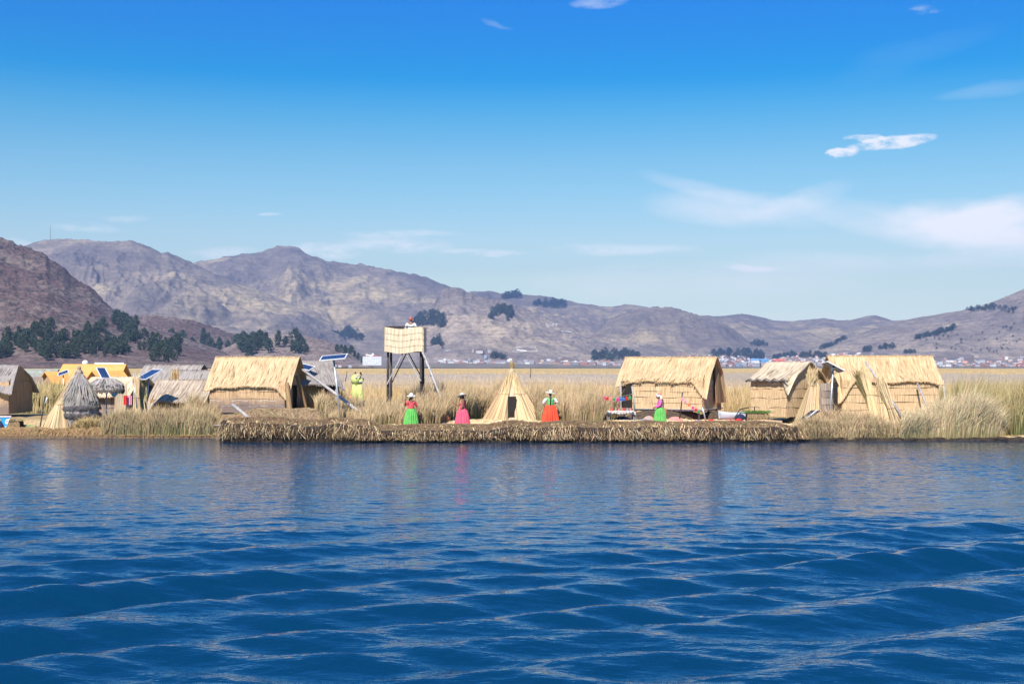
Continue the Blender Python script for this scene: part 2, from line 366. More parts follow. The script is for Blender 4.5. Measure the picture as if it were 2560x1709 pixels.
hill('hills',[(300,700),(482,657),(518,651),(572,639),(640,631),(695,623),(723,620),(742,623),(777,638),(818,652),(859,657),(900,663),(965,672),(1014,682),(1063,698),(1112,713),(1180,740),(1300,790),(1400,850),(1450,905)],5200,7600,MH_far,seed=4.1,gul=.26,label='long peaked hill behind the watch tower')
hill('hills',[(1080,760),(1175,729),(1221,728),(1240,731),(1254,733),(1277,732),(1334,737),(1385,744),(1438,758),(1513,768),(1543,765),(1563,759),(1617,768),(1700,785),(1796,790),(1835,787),(1855,783),(1885,789),(1937,801),(1973,803),(2026,799),(2060,794),(2091,800),(2125,800),(2167,790),(2189,788),(2209,793),(2231,801),(2260,800),(2400,820),(2700,860)],5600,8200,MH_far,seed=7.7,gul=.27,label='low far range of hills behind the town')
hill('hills',[(1420,905),(1470,850),(1513,806),(1560,786),(1617,772),(1647,770),(1660,773),(1677,768),(1706,777),(1730,784),(1790,800),(1840,830),(1890,868),(1930,900)],5000,6600,MH_far,seed=9.2,gul=.26,rockline=5,label='dark rocky hill behind the town')
hill('hills',[(930,910),(965,880),(1000,850),(1050,795),(1085,762),(1099,735),(1108,728),(1118,720),(1142,716),(1156,722),(1166,733),(1190,742),(1230,746),(1274,755),(1349,789),(1432,816),(1498,837),(1587,860),(1689,890),(1760,908)],3600,5000,MH_mid,seed=2.9,gul=.25,rockline=5,label='brown hill with a layered rock outcrop on its crest')
hill('hills',[(1880,912),(1960,893),(2040,872),(2120,845),(2200,817),(2260,800),(2321,789),(2406,775),(2462,761),(2518,740),(2560,721),(2700,650),(3100,560)],3500,5400,MH_mid,seed=6.4,gul=.26,label='brown hill rising on the right above the town')
hill('foothill',[(300,800),(316,789),(345,786),(381,786),(436,792),(490,802),(545,819),(589,835),(640,852),(700,872),(760,905)],2300,2900,MH_left,seed=3.3,gul=.05,rough=.02,terr=6,label='low terraced reddish foothill')
hill('foothill',[(500,905),(540,880),(580,862),(600,851),(627,840),(695,832),(750,837),(818,851),(859,870),(886,889),(902,900),(930,912)],1900,2350,MH_low,seed=5.5,gul=.10,rough=.02,label='stony knoll with trees beside the white hotel')
hill('rocky_hill',[(-600,400),(-200,540),(-60,585),(0,601),(35,612),(65,625),(95,635),(115,641),(125,655),(142,663),(161,677),(177,696),(196,707),(226,721),(245,740),(262,759),(283,778),(305,792),(380,820),(470,850),(560,880),(640,912)],1250,2300,MH_left,step=2,rows=220,seed=8.8,gul=.11,rough=.03,rockline=9,label='steep dark reddish rocky hill at the left edge')
# shore plain under the hills
m,n_,b=newmat('shore_plain_earth'); v=coord(n_,'Object'); f=noise(n_,v,.02,6,.7); b.inputs['Roughness'].default_value=.95
n_.links.new(ramp(n_,f,[(.35,(.30,.22,.18)),(.5,(.22,.18,.14)),(.65,(.10,.11,.07))]).outputs['Color'],b.inputs['Base Color'])
gx=np.linspace(-6000,6000,160); gy=np.concatenate([np.linspace(0,1,50)]); GX,T=np.meshgrid(gx,gy,indexing='ij')
y0=np.interp(gx,[-6000,-900,-500,300,6000],[1150,1250,1900,3300,3300])[:,None]; GY=y0+T*(8000-y0)
GZ=.6+4*np.clip(T*20,0,1)+38*T+3*fbm(GX*.004,GY*.004,4)*np.clip(T*12,0,1)
idx=np.arange(GX.size).reshape(GX.shape); Fq=np.stack([idx[:-1,:-1],idx[1:,:-1],idx[1:,1:],idx[:-1,1:]],-1).reshape(-1,4)
tag(npmesh('ground',np.stack([GX,GY,GZ],-1).reshape(-1,3),Fq,m,smooth=True),'far lake shore',kind='structure')
# haze
hb=MB().box((0,4400,348),(13500,9600,698)).build('haze',None)
m=bpy.data.materials.new('haze_air'); m.use_nodes=True; hn=m.node_tree; hn.nodes.remove(hn.nodes['Principled BSDF'])
pv=hn.nodes.new('ShaderNodeVolumePrincipled'); pv.inputs['Color'].default_value=(.40,.60,1,1); pv.inputs['Density'].default_value=.000085; pv.inputs['Anisotropy'].default_value=.2
hn.links.new(pv.outputs[0],hn.nodes['Material Output'].inputs['Volume']); hb.data.materials.append(m); tag(hb,'thin blue haze over the lake',kind='stuff')
# ---------------------------------------------------------------- floating reed island
def shoreY(X):
    return np.interp(X,[-60,-18,-13.9,-13.45,13.0,14.0,40,70],[61.9,62.4,62.6,59.0,59.0,59.7,60.0,60.5])+.10*fbm(X*1.1,X*0+3,3)
def gz(X,Y):
    X=np.asarray(X,float);Y=np.asarray(Y,float)
    h=np.interp(X,[-60,-14.2,-13.2,12.5,13.6,22,70],[.30,.26,.60,.60,.42,.25,.2])
    d=Y-shoreY(X)
    h=h*smooth(-.05,.25,d)*1.0-.5*smooth(.1,-.5,d)+.05*fbm(X*.9,Y*.9,3)
    def mound(x0,x1,y0,y1,z,e=.5):
        return z*smooth(x0-e,x0+e*.3,X)*smooth(x1+e,x1-e*.3,X)*smooth(y0-e,y0+e*.3,Y)*smooth(y1+e,y1-e*.3,Y)
    rim=np.interp(X,[-13.6,-13.2,-6.6,-6.1,-1.2,-.3,12.4,13.2],[.1,.36,.30,.03,.03,.20,.18,.0])*(.75+.5*vn(X*1.1,X*0+2))
    h=h+rim*smooth(.0,.22,d)*smooth(1.5,.6,d)
    h=h+mound(-16.6,-9.6,65.3,72,.52)+mound(15.6,23,65.0,71,.38)+mound(11.8,15.8,68.6,74,.12)+mound(-34,-24,68,75,.4)
    return h
def gzf(x,y): return float(gz(np.array([x]),np.array([y]))[0])
m,n_,b=newmat('straw_litter'); b.inputs['Roughness'].default_value=.9; b.inputs['Specular IOR Level'].default_value=.15
f=noise(n_,coord(n_,'Object',(1,1,1)),22,4,.8); f2=noise(n_,coord(n_,'Object'),1.1,4,.6)
c_=ramp(n_,f,[(.38,(.16,.10,.05)),(.5,(.48,.34,.17)),(.64,(.74,.57,.33))]).outputs['Color']
c_=mix(n_,ramp(n_,f2,[(.45,0),(.7,.6)]).outputs['Color'],c_,(.30,.20,.10)); g=n_.nodes.new('ShaderNodeSeparateXYZ'); n_.links.new(coord(n_,'Object'),g.inputs[0])
wet=m2('MULTIPLY',m2('MULTIPLY',m2('SUBTRACT',-13.2,g.outputs['X'],nt=n_),3,clamp=True,nt=n_),m2('MULTIPLY',m2('SUBTRACT',m2('MULTIPLY_ADD',f2,1.2,63.1,nt=n_),g.outputs['Y'],nt=n_),2.5,clamp=True,nt=n_),nt=n_)
c_=mix(n_,wet,c_,mix(n_,f,(.36,.22,.10),(.08,.05,.03)))
n_.links.new(c_,b.inputs['Base Color']); bump(n_,b,f,.8,.04); M_litter=m
gx=np.linspace(-60,70,900); gy=np.concatenate([58.3+.07*np.arange(80),np.linspace(63.95,82,70)]); GX,GY=np.meshgrid(gx,gy,indexing='ij'); GZ=gz(GX,GY)
idx=np.arange(GX.size).reshape(GX.shape); Fq=np.stack([idx[:-1,:-1],idx[1:,:-1],idx[1:,1:],idx[:-1,1:]],-1).reshape(-1,4)
tag(npmesh('reed_island_ground',np.stack([GX,GY,GZ],-1).reshape(-1,3),Fq,M_litter,smooth=True),'floating island of cut reeds, straw coloured top',kind='structure')
# dark wet edge of the island
def strip(name,x0,x1,top,thick,mat,label,nx=500,dz=.0):
    xs=np.linspace(x0,x1,nx); k=14; V=[]
    rimx=(np.interp(xs,[-13.4,-6.6,-6.1,-1.2,-.3,13.1],[.34,.28,.03,.03,.18,.16])*(.75+.5*vn(xs*1.1,xs*0+2)) if top>.5 else 0*xs)
    for j in range(k):
        a=j/(k-1); z=(top+rimx)*(1-a)-.45*a
        yy=shoreY(xs)-thick*(math.sin(min(1,a*1.6)*math.pi/2))+.10*fbm(xs*2.6,xs*0+j*.45,4)+.25*(1-a)*0
        if j==0: yy=yy+.45
        V.append(np.stack([xs,yy,z+ .06*fbm(xs*3+5,xs*0+j*.6,3)+dz*(j<2)],-1))
    V=np.stack(V,1).reshape(-1,3); idx=np.arange(nx*k).reshape(nx,k); Fq=np.stack([idx[:-1,:-1],idx[:-1,1:],idx[1:,1:],idx[1:,:-1]],-1).reshape(-1,4)
    return tag(npmesh(name,V,Fq,mat,smooth=False),label,kind='structure')
strip('island_bank',-13.5,13.2,.56,.12,M_peat,'dark wet peat edge of the reed island',dz=0)
strip('island_bank',-60,-13.5,.16,.25,simple('brown_litter_edge',(.20,.125,.06),(.07,.045,.025),14,bmp=.8,dist=.05),'low brown straw shore on the left')
strip('island_bank',13.2,70,.22,.10,M_peat,'dark shore under the grass on the right')
# ---- blades
def blades(name,pos,h,lean,width,cb,ct,label,cat=None,kind='stuff',az=None,bend=.45,seed=0,mid=None):
    n=len(pos); rg=np.random.default_rng(seed+77)
    az=rg.random(n)*6.283 if az is None else az
    d=np.stack([np.cos(az),np.sin(az),np.zeros(n)],-1); fw=rg.random(n)*6.283; wv=np.stack([np.cos(fw),np.sin(fw)*.35,np.zeros(n)],-1); wv/=np.linalg.norm(wv,axis=1)[:,None]; wv=wv*(width/2)[:,None]
    L=lean*h; up=np.array([0,0,1.])
    pm=pos+d*(L*bend*.45)[:,None]+up*(h*.55)[:,None]; pt=pos+d*L[:,None]+up*(h*(1-.28*np.minimum(1,lean)**2))[:,None]
    V=np.stack([pos-wv,pos+wv,pm-wv*.8,pm+wv*.8,pt],1).reshape(-1,3)
    b=np.arange(n)[:,None]*5; T=np.concatenate([b+[0,1,3],b+[0,3,2],b+[2,3,4]],1).reshape(-1,3)
    if mid is None: mid=cb*.45+ct*.55
    col=np.stack([cb,cb,mid,mid,ct],1).reshape(-1,3)
    o=npmesh(name,V,T,M_blade,col=col); return tag(o,label,cat,kind=kind)
def cvar(base,n,rg,amt=.18,hue=.06):
    c=np.array(base)[None,:]*(1+rg.normal(size=(n,1))*amt)*(1+rg.normal(size=(n,3))*hue); return np.clip(c,.01,.95)
def pick(a,b,f): return a*(1-f[:,None])+b*f[:,None]
rg=np.random.default_rng(21)
# marsh behind the islands
mg=MB(); 
gx=np.linspace(-1500,1500,60); gy=[76,100,130,200,400,700,1085]
GX,GY=np.meshgrid(gx,gy,indexing='ij'); GZ=.30+0*GX; idx=np.arange(GX.size).reshape(GX.shape); Fq=np.stack([idx[:-1,:-1],idx[1:,:-1],idx[1:,1:],idx[:-1,1:]],-1).reshape(-1,4)
tag(npmesh('marsh_ground',np.stack([GX,GY,GZ],-1).reshape(-1,3),Fq,simple('marsh_litter',(.40,.29,.15),(.12,.12,.05),.6,bmp=0),smooth=True),'dry marsh floor under the reeds',kind='structure')
m,n_,b=newmat('reed_field_canopy'); b.inputs['Roughness'].default_value=.9; b.inputs['Specular IOR Level'].default_value=.1
g=n_.nodes.new('ShaderNodeSeparateXYZ'); n_.links.new(coord(n_,'Object'),g.inputs[0])
f1=noise(n_,coord(n_,'Object',(1,.22,1)),.035,4,.6); f2=noise(n_,coord(n_,'Object',(1,.15,.3)),.9,5,.75)
yb=m2('MULTIPLY_ADD',m2('SUBTRACT',f1,.5,nt=n_),130,g.outputs['Y'],nt=n_); yb=m2('DIVIDE',yb,1000,nt=n_)
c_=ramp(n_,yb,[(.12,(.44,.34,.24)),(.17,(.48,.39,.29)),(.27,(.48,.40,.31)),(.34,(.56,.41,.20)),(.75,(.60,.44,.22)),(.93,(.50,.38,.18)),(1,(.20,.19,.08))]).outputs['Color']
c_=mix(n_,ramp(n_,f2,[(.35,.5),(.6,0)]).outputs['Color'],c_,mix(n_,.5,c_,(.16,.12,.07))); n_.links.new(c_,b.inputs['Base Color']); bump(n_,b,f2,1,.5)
gx=np.linspace(-.62,.62,420); gy=112*np.exp(np.arange(0,300)*.00757); TT,GY=np.meshgrid(gx,gy,indexing='ij'); GX=TT*GY
GZ=1.72+.22*fbm(GX*.35,GY*.12,4)+.12*fbm(GX*1.7,GY*.8,3)+.3*fbm(GX*.03,GY*.02,2); GZ[:,0]=.3; GZ[:,-1]=.0
GZ=np.where(TT*F+1280<300,GZ*smooth(150,260,GY)*1.0+.28*(1-smooth(150,260,GY)),GZ)
idx=np.arange(GX.size).reshape(GX.shape); Fq=np.stack([idx[:-1,:-1],idx[1:,:-1],idx[1:,1:],idx[:-1,1:]],-1).reshape(-1,4)
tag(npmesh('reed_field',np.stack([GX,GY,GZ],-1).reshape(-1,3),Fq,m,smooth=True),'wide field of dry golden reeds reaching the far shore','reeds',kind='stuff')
def fan(n,y0,y1,t0,t1,p=1.0):
    r=rg.random(n)**p; Y=y0*(y1/y0)**r if p!=1 else np.sqrt(y0*y0+(y1*y1-y0*y0)*rg.random(n)); T=t0+(t1-t0)*rg.random(n)
    return Y*T,Y
TAN=np.array((.62,.45,.26)); GOLD=np.array((.68,.47,.21)); OLV=np.array((.22,.20,.08)); LAV=np.array((.50,.41,.32)); GRN=np.array((.10,.135,.045)); BRN=np.array((.26,.18,.09)); PALE=np.array((.66,.52,.32))
# mid marsh
n=105000; Yv=72*np.exp(rg.random(n)*math.log(150/72)); Xv=Yv*(-.60+1.2*rg.random(n)); pxv=Xv*F/Yv+1280
cl=fbm(Xv*.25,Yv*.12,3); hh_=(1.36+.3*cl+.22*rg.normal(size=n)+.25*smooth(75,110,Yv))
lowz=smooth(560,480,pxv)*smooth(175,95,Yv); hh_*=1-lowz*np.clip(.58-.5*fbm(Xv*.3+9,Yv*.2,2),.1,.85)
huts=[(-17.5,-8,64,76),(5,12.6,64,75),(10.8,17.6,66,76),(15,24,64,73),(-40,-16.5,60,86)]
keep=np.ones(n,bool)
for a,b_,c,d in huts: keep&=~((Xv>a)&(Xv<b_)&(Yv>c)&(Yv<d))
keep&=~((pxv<330)&(Yv>88)&(Yv<150)&(rg.random(n)<.55))
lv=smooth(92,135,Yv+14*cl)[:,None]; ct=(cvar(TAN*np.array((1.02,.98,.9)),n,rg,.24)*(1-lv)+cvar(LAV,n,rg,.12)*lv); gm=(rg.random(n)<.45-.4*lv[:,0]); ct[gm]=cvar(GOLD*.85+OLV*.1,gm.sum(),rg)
gr=np.clip(.55+1.4*fbm(Xv*.12+3,Yv*.1,3),0,1)*(1-lv[:,0]); cb=pick(cvar(BRN*1.2,n,rg),cvar(OLV,n,rg),gr)
pos=np.stack([Xv,Yv,np.full(n,.30)],-1)
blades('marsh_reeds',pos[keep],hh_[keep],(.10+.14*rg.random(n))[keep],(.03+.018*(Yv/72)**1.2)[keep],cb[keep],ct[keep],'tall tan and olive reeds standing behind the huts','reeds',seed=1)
n=52000; Yv=140*np.exp(rg.random(n)*math.log(900/140)); Xv=Yv*(-.58+1.16*rg.random(n)); pxv=Xv*F/Yv+1280
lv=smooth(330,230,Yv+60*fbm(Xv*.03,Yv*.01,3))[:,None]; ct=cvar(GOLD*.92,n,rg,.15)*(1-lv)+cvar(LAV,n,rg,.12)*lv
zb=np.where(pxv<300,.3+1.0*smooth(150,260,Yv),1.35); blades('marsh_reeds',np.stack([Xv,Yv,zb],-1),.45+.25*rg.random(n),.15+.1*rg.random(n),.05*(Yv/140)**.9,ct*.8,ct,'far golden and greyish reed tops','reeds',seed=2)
# clumps near the water
def clump(name,n,pxr,front,back,hfun,lean,azm,cb,ct,label,seed,wid=.03,cat='reeds',greenamt=.5,azs=.9):
    rg=np.random.default_rng(seed); px=rg.uniform(*pxr,n); fy=np.interp(px,[p[0] for p in front],[p[1] for p in front]); by=np.interp(px,[p[0] for p in back],[p[1] for p in back])
    ok=by>fy; px=px[ok];fy=fy[ok];by=by[ok];n=len(px)
    Y=fy+(by-fy)*rg.random(n); X=(px-1280)*Y/F; h=hfun(px,Y,X)*(1+.16*rg.normal(size=n))*(.8+.5*vn(X*2.2+seed,Y*2.2)); h=np.maximum(.15,h)
    Y=np.maximum(Y,shoreY(X)+.0); z=np.maximum(gz(X,Y),.02)-.03; h=h*(.72+.62*vn(X*1.1+seed*3,Y*.9)); az=azm+azs*1.25*rg.normal(size=n)+1.6*fbm(X*.7+seed,Y*.7,2); ln=lean*(.3+1.5*rg.random(n)**1.5)
    g=np.clip(greenamt+1.6*fbm(X*.8+seed,Y*.5,3)+.25*rg.normal(size=n),0,1)
    c0=pick(cvar(BRN,n,rg),cvar(cb,n,rg,.2),g); c1=cvar(ct,n,rg,.16); dk=rg.random(n)<.14; c1[dk]*=.45
    return blades(name,np.stack([X,Y,z],-1),h,ln,wid*(.7+.6*rg.random(n)),c0,c1,label,cat,az=az,seed=seed,mid=pick(c0,c1,.35+.5*rg.random(n)))
clump('reed_clump',15000,(240,560),[(240,62.9),(262,62.3),(545,62.3),(560,64)],[(240,64),(300,66.2),(540,66.2),(560,65)],lambda p,y,x:np.interp(p,[240,280,330,430,500,535,560],[.35,.6,.78,.85,.92,.75,.3]),.30,-.3,GRN,TAN,'bushy green and tan reeds in front of the low grey hut',31,greenamt=.62)
clump('reed_clump',17000,(790,1120),[(790,65.5),(850,63.6),(905,61.9),(1060,61.9),(1100,62.4),(1120,66)],[(790,72),(1120,72)],lambda p,y,x:np.interp(p,[790,860,960,1060,1120],[.8,.85,1.0,1.25,1.25])*np.interp(y,[62,66,72],[.7,.9,1.0]),.28,.2,OLV*.7,TAN,'tangled olive and tan reeds around the watch tower legs',32,greenamt=.45)
clump('reed_clump',11000,(1085,1260),[(1085,66.6),(1150,66.2),(1200,69.2),(1260,71)],[(1085,74),(1260,74)],lambda p,y,x:np.interp(y,[66,69,74],[1.0,1.25,1.4]),.2,.4,GRN,TAN,'reeds behind the woman in the pink dress',33,greenamt=.6)
clump('reed_clump',13000,(1320,1545),[(1320,69.6),(1350,66.4),(1425,64.6),(1500,66),(1520,68),(1545,69)],[(1320,74),(1545,74)],lambda p,y,x:np.interp(y,[64.5,68,74],[.95,1.2,1.4]),.25,.3,OLV*.75,TAN*1.02,'dry reeds between the reed cone and the hut with the market stall',34,greenamt=.4)
clump('reed_clump',3200,(1428,1508),[(1428,61.6),(1508,61.6)],[(1428,63.5),(1508,63.5)],lambda p,y,x:np.interp(p,[1428,1470,1490,1508],[.8,1.45,1.4,.9]),.22,.5,GRN,TAN,'green reed tuft at the island edge beside the white table',35,greenamt=.75)
clump('reed_clump',9500,(1985,2265),[(1985,60.0),(2010,59.4),(2265,59.5)],[(1985,61.5),(2060,63.5),(2265,64)],lambda p,y,x:np.interp(p,[1985,2020,2120,2200,2240,2265],[.35,.65,.85,.7,.45,.5]),.55,2.6,OLV*.7,TAN,'low shaggy grass on the shore in front of the reed lean-to',36,greenamt=.45,azs=1.2)
clump('reed_clump',16000,(2250,2520),[(2250,59.5),(2500,59.9),(2520,61)],[(2250,63.5),(2520,63.5)],lambda p,y,x:np.interp(p,[2250,2290,2340,2400,2470,2505,2520],[.7,1.0,1.2,1.5,1.25,.8,.4]),.42,.35,OLV*.8,PALE,'large pale dry grass tuft leaning over the water on the right',37,greenamt=.4,azs=.6)
clump('reed_clump',17000,(2340,2760),[(2340,66.5),(2480,63.5),(2515,60.6),(2760,60.2)],[(2340,75),(2760,75)],lambda p,y,x:np.interp(p,[2340,2440,2760],[1.35,1.75,1.9]),.2,.3,GRN,np.array((.46,.36,.17)),'tall green and brown reeds at the right edge',38,greenamt=.8)
clump('reed_clump',2600,(160,268),[(160,62.8),(268,62.8)],[(160,63.6),(268,64.2)],lambda p,y,x:np.interp(p,[160,200,240,268],[.2,.42,.5,.4]),.8,.2,BRN*1.4,np.array((.62,.45,.2)),'golden grass mound at the foot of the cone hut',39,greenamt=.3,azs=1.6)
clump('reed_clump',6000,(60,160),[(60,88),(160,88)],[(60,112),(160,112)],lambda p,y,x:1.3+0*p,.2,.3,GRN,np.array((.52,.40,.18)),'olive reeds between the small far huts on the left',40,greenamt=.8,wid=.06)
clump('reed_clump',2600,(560,640),[(560,62),(640,61)],[(560,63.5),(640,63.2)],lambda p,y,x:.28+0*p,1.3,2.6,BRN,TAN,'loose straw lying beside the bank',41,azs=2)
# straws hanging over the dark bank and lying on top
def straws(name,P0,P1,P2,w,col,label,kind='stuff',parent=None,cat='straw'):
    n=len(P0); T=(P2-P0); sdv=np.cross(T,np.array([0,-1.,.3])); sdv/=np.maximum(1e-6,np.linalg.norm(sdv,axis=1))[:,None]; sdv*=(w/2)[:,None]
    V=np.stack([P0-sdv,P0+sdv,P1-sdv,P1+sdv,P2-sdv*.5,P2+sdv*.5],1).reshape(-1,3); b=np.arange(n)[:,None]*6
    Fq=np.concatenate([b+[0,1,3,2],b+[2,3,5,4]],1).reshape(-1,4); cc_=np.repeat(col,6,0)
    o=npmesh(name,V,Fq,M_blade,col=cc_,parent=parent)
    if parent is not None: o['kind']='stuff'
    return tag(o,label,cat,kind=kind) if parent is None else o
n=11000; x=rg.uniform(-13.4,13.1,n); fr=fbm(x*1.3,x*0+7,4); top=.50+.05*rg.normal(size=n)+np.interp(x,[-13.4,-6.6,-6.1,-1.2,-.3,13],[.32,.26,.02,.02,.16,.14])*(.75+.5*vn(x*1.1,x*0+2)); y0=shoreY(x)-.10-.12*rg.random(n)
ln=np.clip(.16+.32*rg.random(n)**1.3+.34*fr,.05,.62); dx=.30*rg.normal(size=n)*ln*1.3; z0=top-.36*rg.random(n)**1.2+.03
P0=np.stack([x,y0,z0],-1); P1=np.stack([x+dx*.4,y0-.10-.10*rg.random(n),z0-ln*.30],-1); P2=np.stack([x+dx,y0-.10-.13*rg.random(n),np.maximum(.07+.1*rg.random(n),z0-ln)],-1)
col=cvar(np.array((.40,.275,.15)),n,rg,.35); dk=rg.random(n)<.66; col[dk]=cvar(np.array((.075,.045,.025)),dk.sum(),rg,.35); pl=rg.random(n)<.08; col[pl]=cvar(PALE,pl.sum(),rg,.1)
kp=rg.random(n)<np.clip(.55+1.6*fbm(x*2.1+4,x*0+1,4),.15,1); P0,P1,P2,col=P0[kp],P1[kp],P2[kp],col[kp]; n=len(P0)
straws('bank_straw',P0,P1,P2,.012+.010*rg.random(n),col,'ragged dry reed ends hanging over the dark island edge')
def litter(name,n,pxr,yr,col,label,ln=(.25,.8),seed=0,up=.03,dens=None):
    rg=np.random.default_rng(seed); Y=rg.uniform(*yr,n); X=(rg.uniform(*pxr,n)-1280)*Y/F; a=rg.random(n)*6.28; L=rg.uniform(*ln,n)
    Y=np.maximum(Y,shoreY(X)+.02); d=np.stack([np.cos(a),np.sin(a),0*a],-1)*(L/2)[:,None]; c=np.stack([X,Y,gz(X,Y)+.015],-1)
    P0=c-d;P2=c+d;P1=c+np.array([0,0,1.])*(up+.08*rg.random(n))[:,None]; P0[:,2]=gz(P0[:,0],np.maximum(P0[:,1],shoreY(P0[:,0])+.05))+.01+up*rg.random(n);P2[:,2]=gz(P2[:,0],np.maximum(P2[:,1],shoreY(P2[:,0])+.05))+.01+up*rg.random(n)
    return straws(name,P0,P1,P2,.016+.016*rg.random(n),cvar(col,n,rg,.25),label)
litter('straw_litter',15000,(585,2010),(59.0,68),np.array((.66,.50,.28)),'loose straw scattered over the island top',seed=51)
litter('straw_litter',13000,(585,2010),(59.0,60.2),np.array((.19,.125,.07)),'dark damp straw along the island edge',seed=52,up=.08)
litter('straw_litter',7000,(-60,600),(62.4,66),np.array((.33,.21,.10)),'brown straw lying on the low left shore',seed=53,up=.05)
litter('straw_litter',5200,(505,860),(63.4,66.6),np.array((.30,.21,.12)),'tangled dark twigs and straw below the large hut',seed=54,up=.14,ln=(.4,1.0))
# ---------------------------------------------------------------- reed huts
STRAWC={'new_reed_mat':(.60,.43,.245),'weathered_reed_mat':(.33,.29,.26),'bleached_grey_tan_mat':(.45,.36,.27),'cream_reed_roof_mat':(.70,.55,.36),'orange_tinged_reed_roof':(.60,.41,.22),'pale_worn_reed_roof':(.58,.47,.34)}
def hut(name,label,px,Y,z,L,D,hw,H,phi,roofm,wallm,ox=.25,oy=.3,drapeR=.0,drapeL=.0,bands=4,door=None,doorm=None,gabm=None,arch=0,group=None,cat='hut',ties=0,sk=1,drw=.8,doorw=.9,seed=0,thick=.06,backwall=True,flare=.03,rag=0.0,ridgeshort=0.0):
    """px,Y = middle of the front wall; phi turns the hut clockwise (rear to the right)"""
    e=empty(name,((px-1280)*Y/F,Y,z),-R(phi)); tag(e,label,cat,group)
    rg=random.Random(seed)
    bh=hw/bands
    def wall(fn,n,M,nm='wall',top=None):
        # stacked mat bands, each flaring over the one below
        b=MB(); nu=n
        for k in range(bands):
            lo=hw*(1-(k+1)/bands); hi=hw*(1-k/bands)
            def f(u,v,lo=lo,hi=hi,k=k):
                p=fn(u); zz=hi+(lo-hi)*v+ .025*math.sin(u*9+k*1.7+seed)*(v if k<bands-1 else 0)
                off=.01+flare*v+.012*math.sin(u*17+k*2.1)
                return (p[0]+p[2]*off,p[1]+p[3]*off,zz)
            b.sheet(f,n,3,.02,lambda u,v,lo=lo,hi=hi,k=k:(u*L,hi+(lo-hi)*v))
        return b.build(nm,M,e)
    front=wall(lambda u:(-L/2+u*L,0,0,-1),14,wallm)
    if door=='front_left':
        pass
    if backwall: wall(lambda u:(L/2-u*L,D,0,1),6,wallm)
    if door=='right':
        a=.36; wall(lambda u:(L/2,u*D*a,1,0),5,doorm or wallm); wall(lambda u:(L/2,D*(a+doorw/D)+u*(D-D*(a+doorw/D)),1,0),5,doorm or wallm)
        MB().box((L/2-.12,D*a+doorw/2,hw*.5),(.03,doorw,hw),None).build('doorway',simple('painted_opening_shade',(.012,.009,.007),(.02,.015,.01),5,bmp=0),e)  # near-black panel set behind the door gap as painted shade
    else: wall(lambda u:(L/2,u*D,1,0),8,gabm or wallm)
    wall(lambda u:(-L/2,D-u*D,-1,0),8,gabm or wallm)
    # gable triangles
    hg=H-.06
    for s_ in(-1,1):
        b=MB(); y1,y2=0,D; vs=[(s_*(L/2-.02),0,hw-.02),(s_*(L/2-.02),D,hw-.02),(s_*(L/2-.02),D/2,hg)]
        vs2=[(x-s_*.04,y,zz) for x,y,zz in vs]
        b.add(vs+vs2,[(0,1,2) if s_>0 else (2,1,0),(5,4,3) if s_>0 else (3,4,5),(0,3,4,1),(1,4,5,2),(2,5,3,0)],[(v[1],v[2]) for v in vs+vs2]).build('gable',gabm or wallm,e)
    # roof mat
    s0=hw+.02
    def rf(u,v):
        x=(u-.5)*2; X=x*(L/2+ox)
        eR=smooth1(1-drw*2/(L+2*ox),1,x)*drapeR if drapeR else 0
        eL=smooth1(1-drw*2/(L+2*ox),1,-x)*drapeL if drapeL else 0
        ar=0
        ex=max(eR,eL)
        side=-1 if v<.5 else 1
        t=abs(v-.5)*2     # 0 ridge, 1 eave
        y_e=(-oy if side<0 else D+oy); slope_y=D/2+(y_e-D/2)*t
        zz=H+(s0-.12-H)*t - .10*math.sin(math.pi*t)*sk + .10*math.exp(-(t/.07)**2)*0
        # rounded ridge
        zz-=.07*math.exp(-(t/.05)**2)
        if t>.55:
            q=(t-.55)/.45; zz-=ex*q**1.3; slope_y+= side*-.10*ex*q*0
            X*=1-.02*q*(ex>0)
        zz+=.035*math.sin(X*2.3+seed)*t+.02*math.sin(X*5.1+seed*2)*t
        if rag: zz-=rag*t*abs(math.sin(X*23+math.sin(X*61)*2))*.6
        X-=x*ridgeshort*(1-t)
        return (X,slope_y,zz)
    hyp=math.hypot(D/2+oy,H-hw)
    roof=MB().sheet(rf,34,30,thick,lambda u,v:(u*(L+2*ox)+.25*abs(v-.5)*hyp,v*2*hyp)).build('roof',roofm,e,smooth=False)
    if Y<82:
        rq=np.random.default_rng(seed+900); n=int(80*(L+2*ox)); us=rq.random(n); P0=np.array([rf(u_,.012) for u_ in us]); P0+=np.array([0,-.02,.0]); 
        P2=P0+np.stack([.04*rq.normal(size=n),-.03-.05*rq.random(n),-.02-.09*rq.random(n)**2.5],-1); straws('eave_fringe',P0,(P0+P2)/2,P2,.016+.016*rq.random(n),cvar(STRAWC.get(roofm.name,(.5,.4,.27)),n,rq,.28),None,parent=roof)
        n=int(34*(L+2*ox)); us=.01+.98*rq.random(n); v0=.03+.42*rq.random(n); ln=.05+.10*rq.random(n); du=.012*rq.normal(size=n)
        A=np.array([rf(a_,b_) for a_,b_ in zip(us,v0)]); B=np.array([rf(min(1,max(0,a_+d_)),max(.005,b_-l_)) for a_,d_,b_,l_ in zip(us,du,v0,ln)]); off=np.array([0,-.022,.026]); straws('loose_stalks',A+off*.8,(A+B)/2+off*(1.1+rq.random((n,1))),B+off*1.2,.014+.016*rq.random(n),cvar(STRAWC.get(roofm.name,(.5,.4,.27)),n,rq,.3)*np.where(rq.random((n,1))<.4,.6,1.0),None,parent=roof)
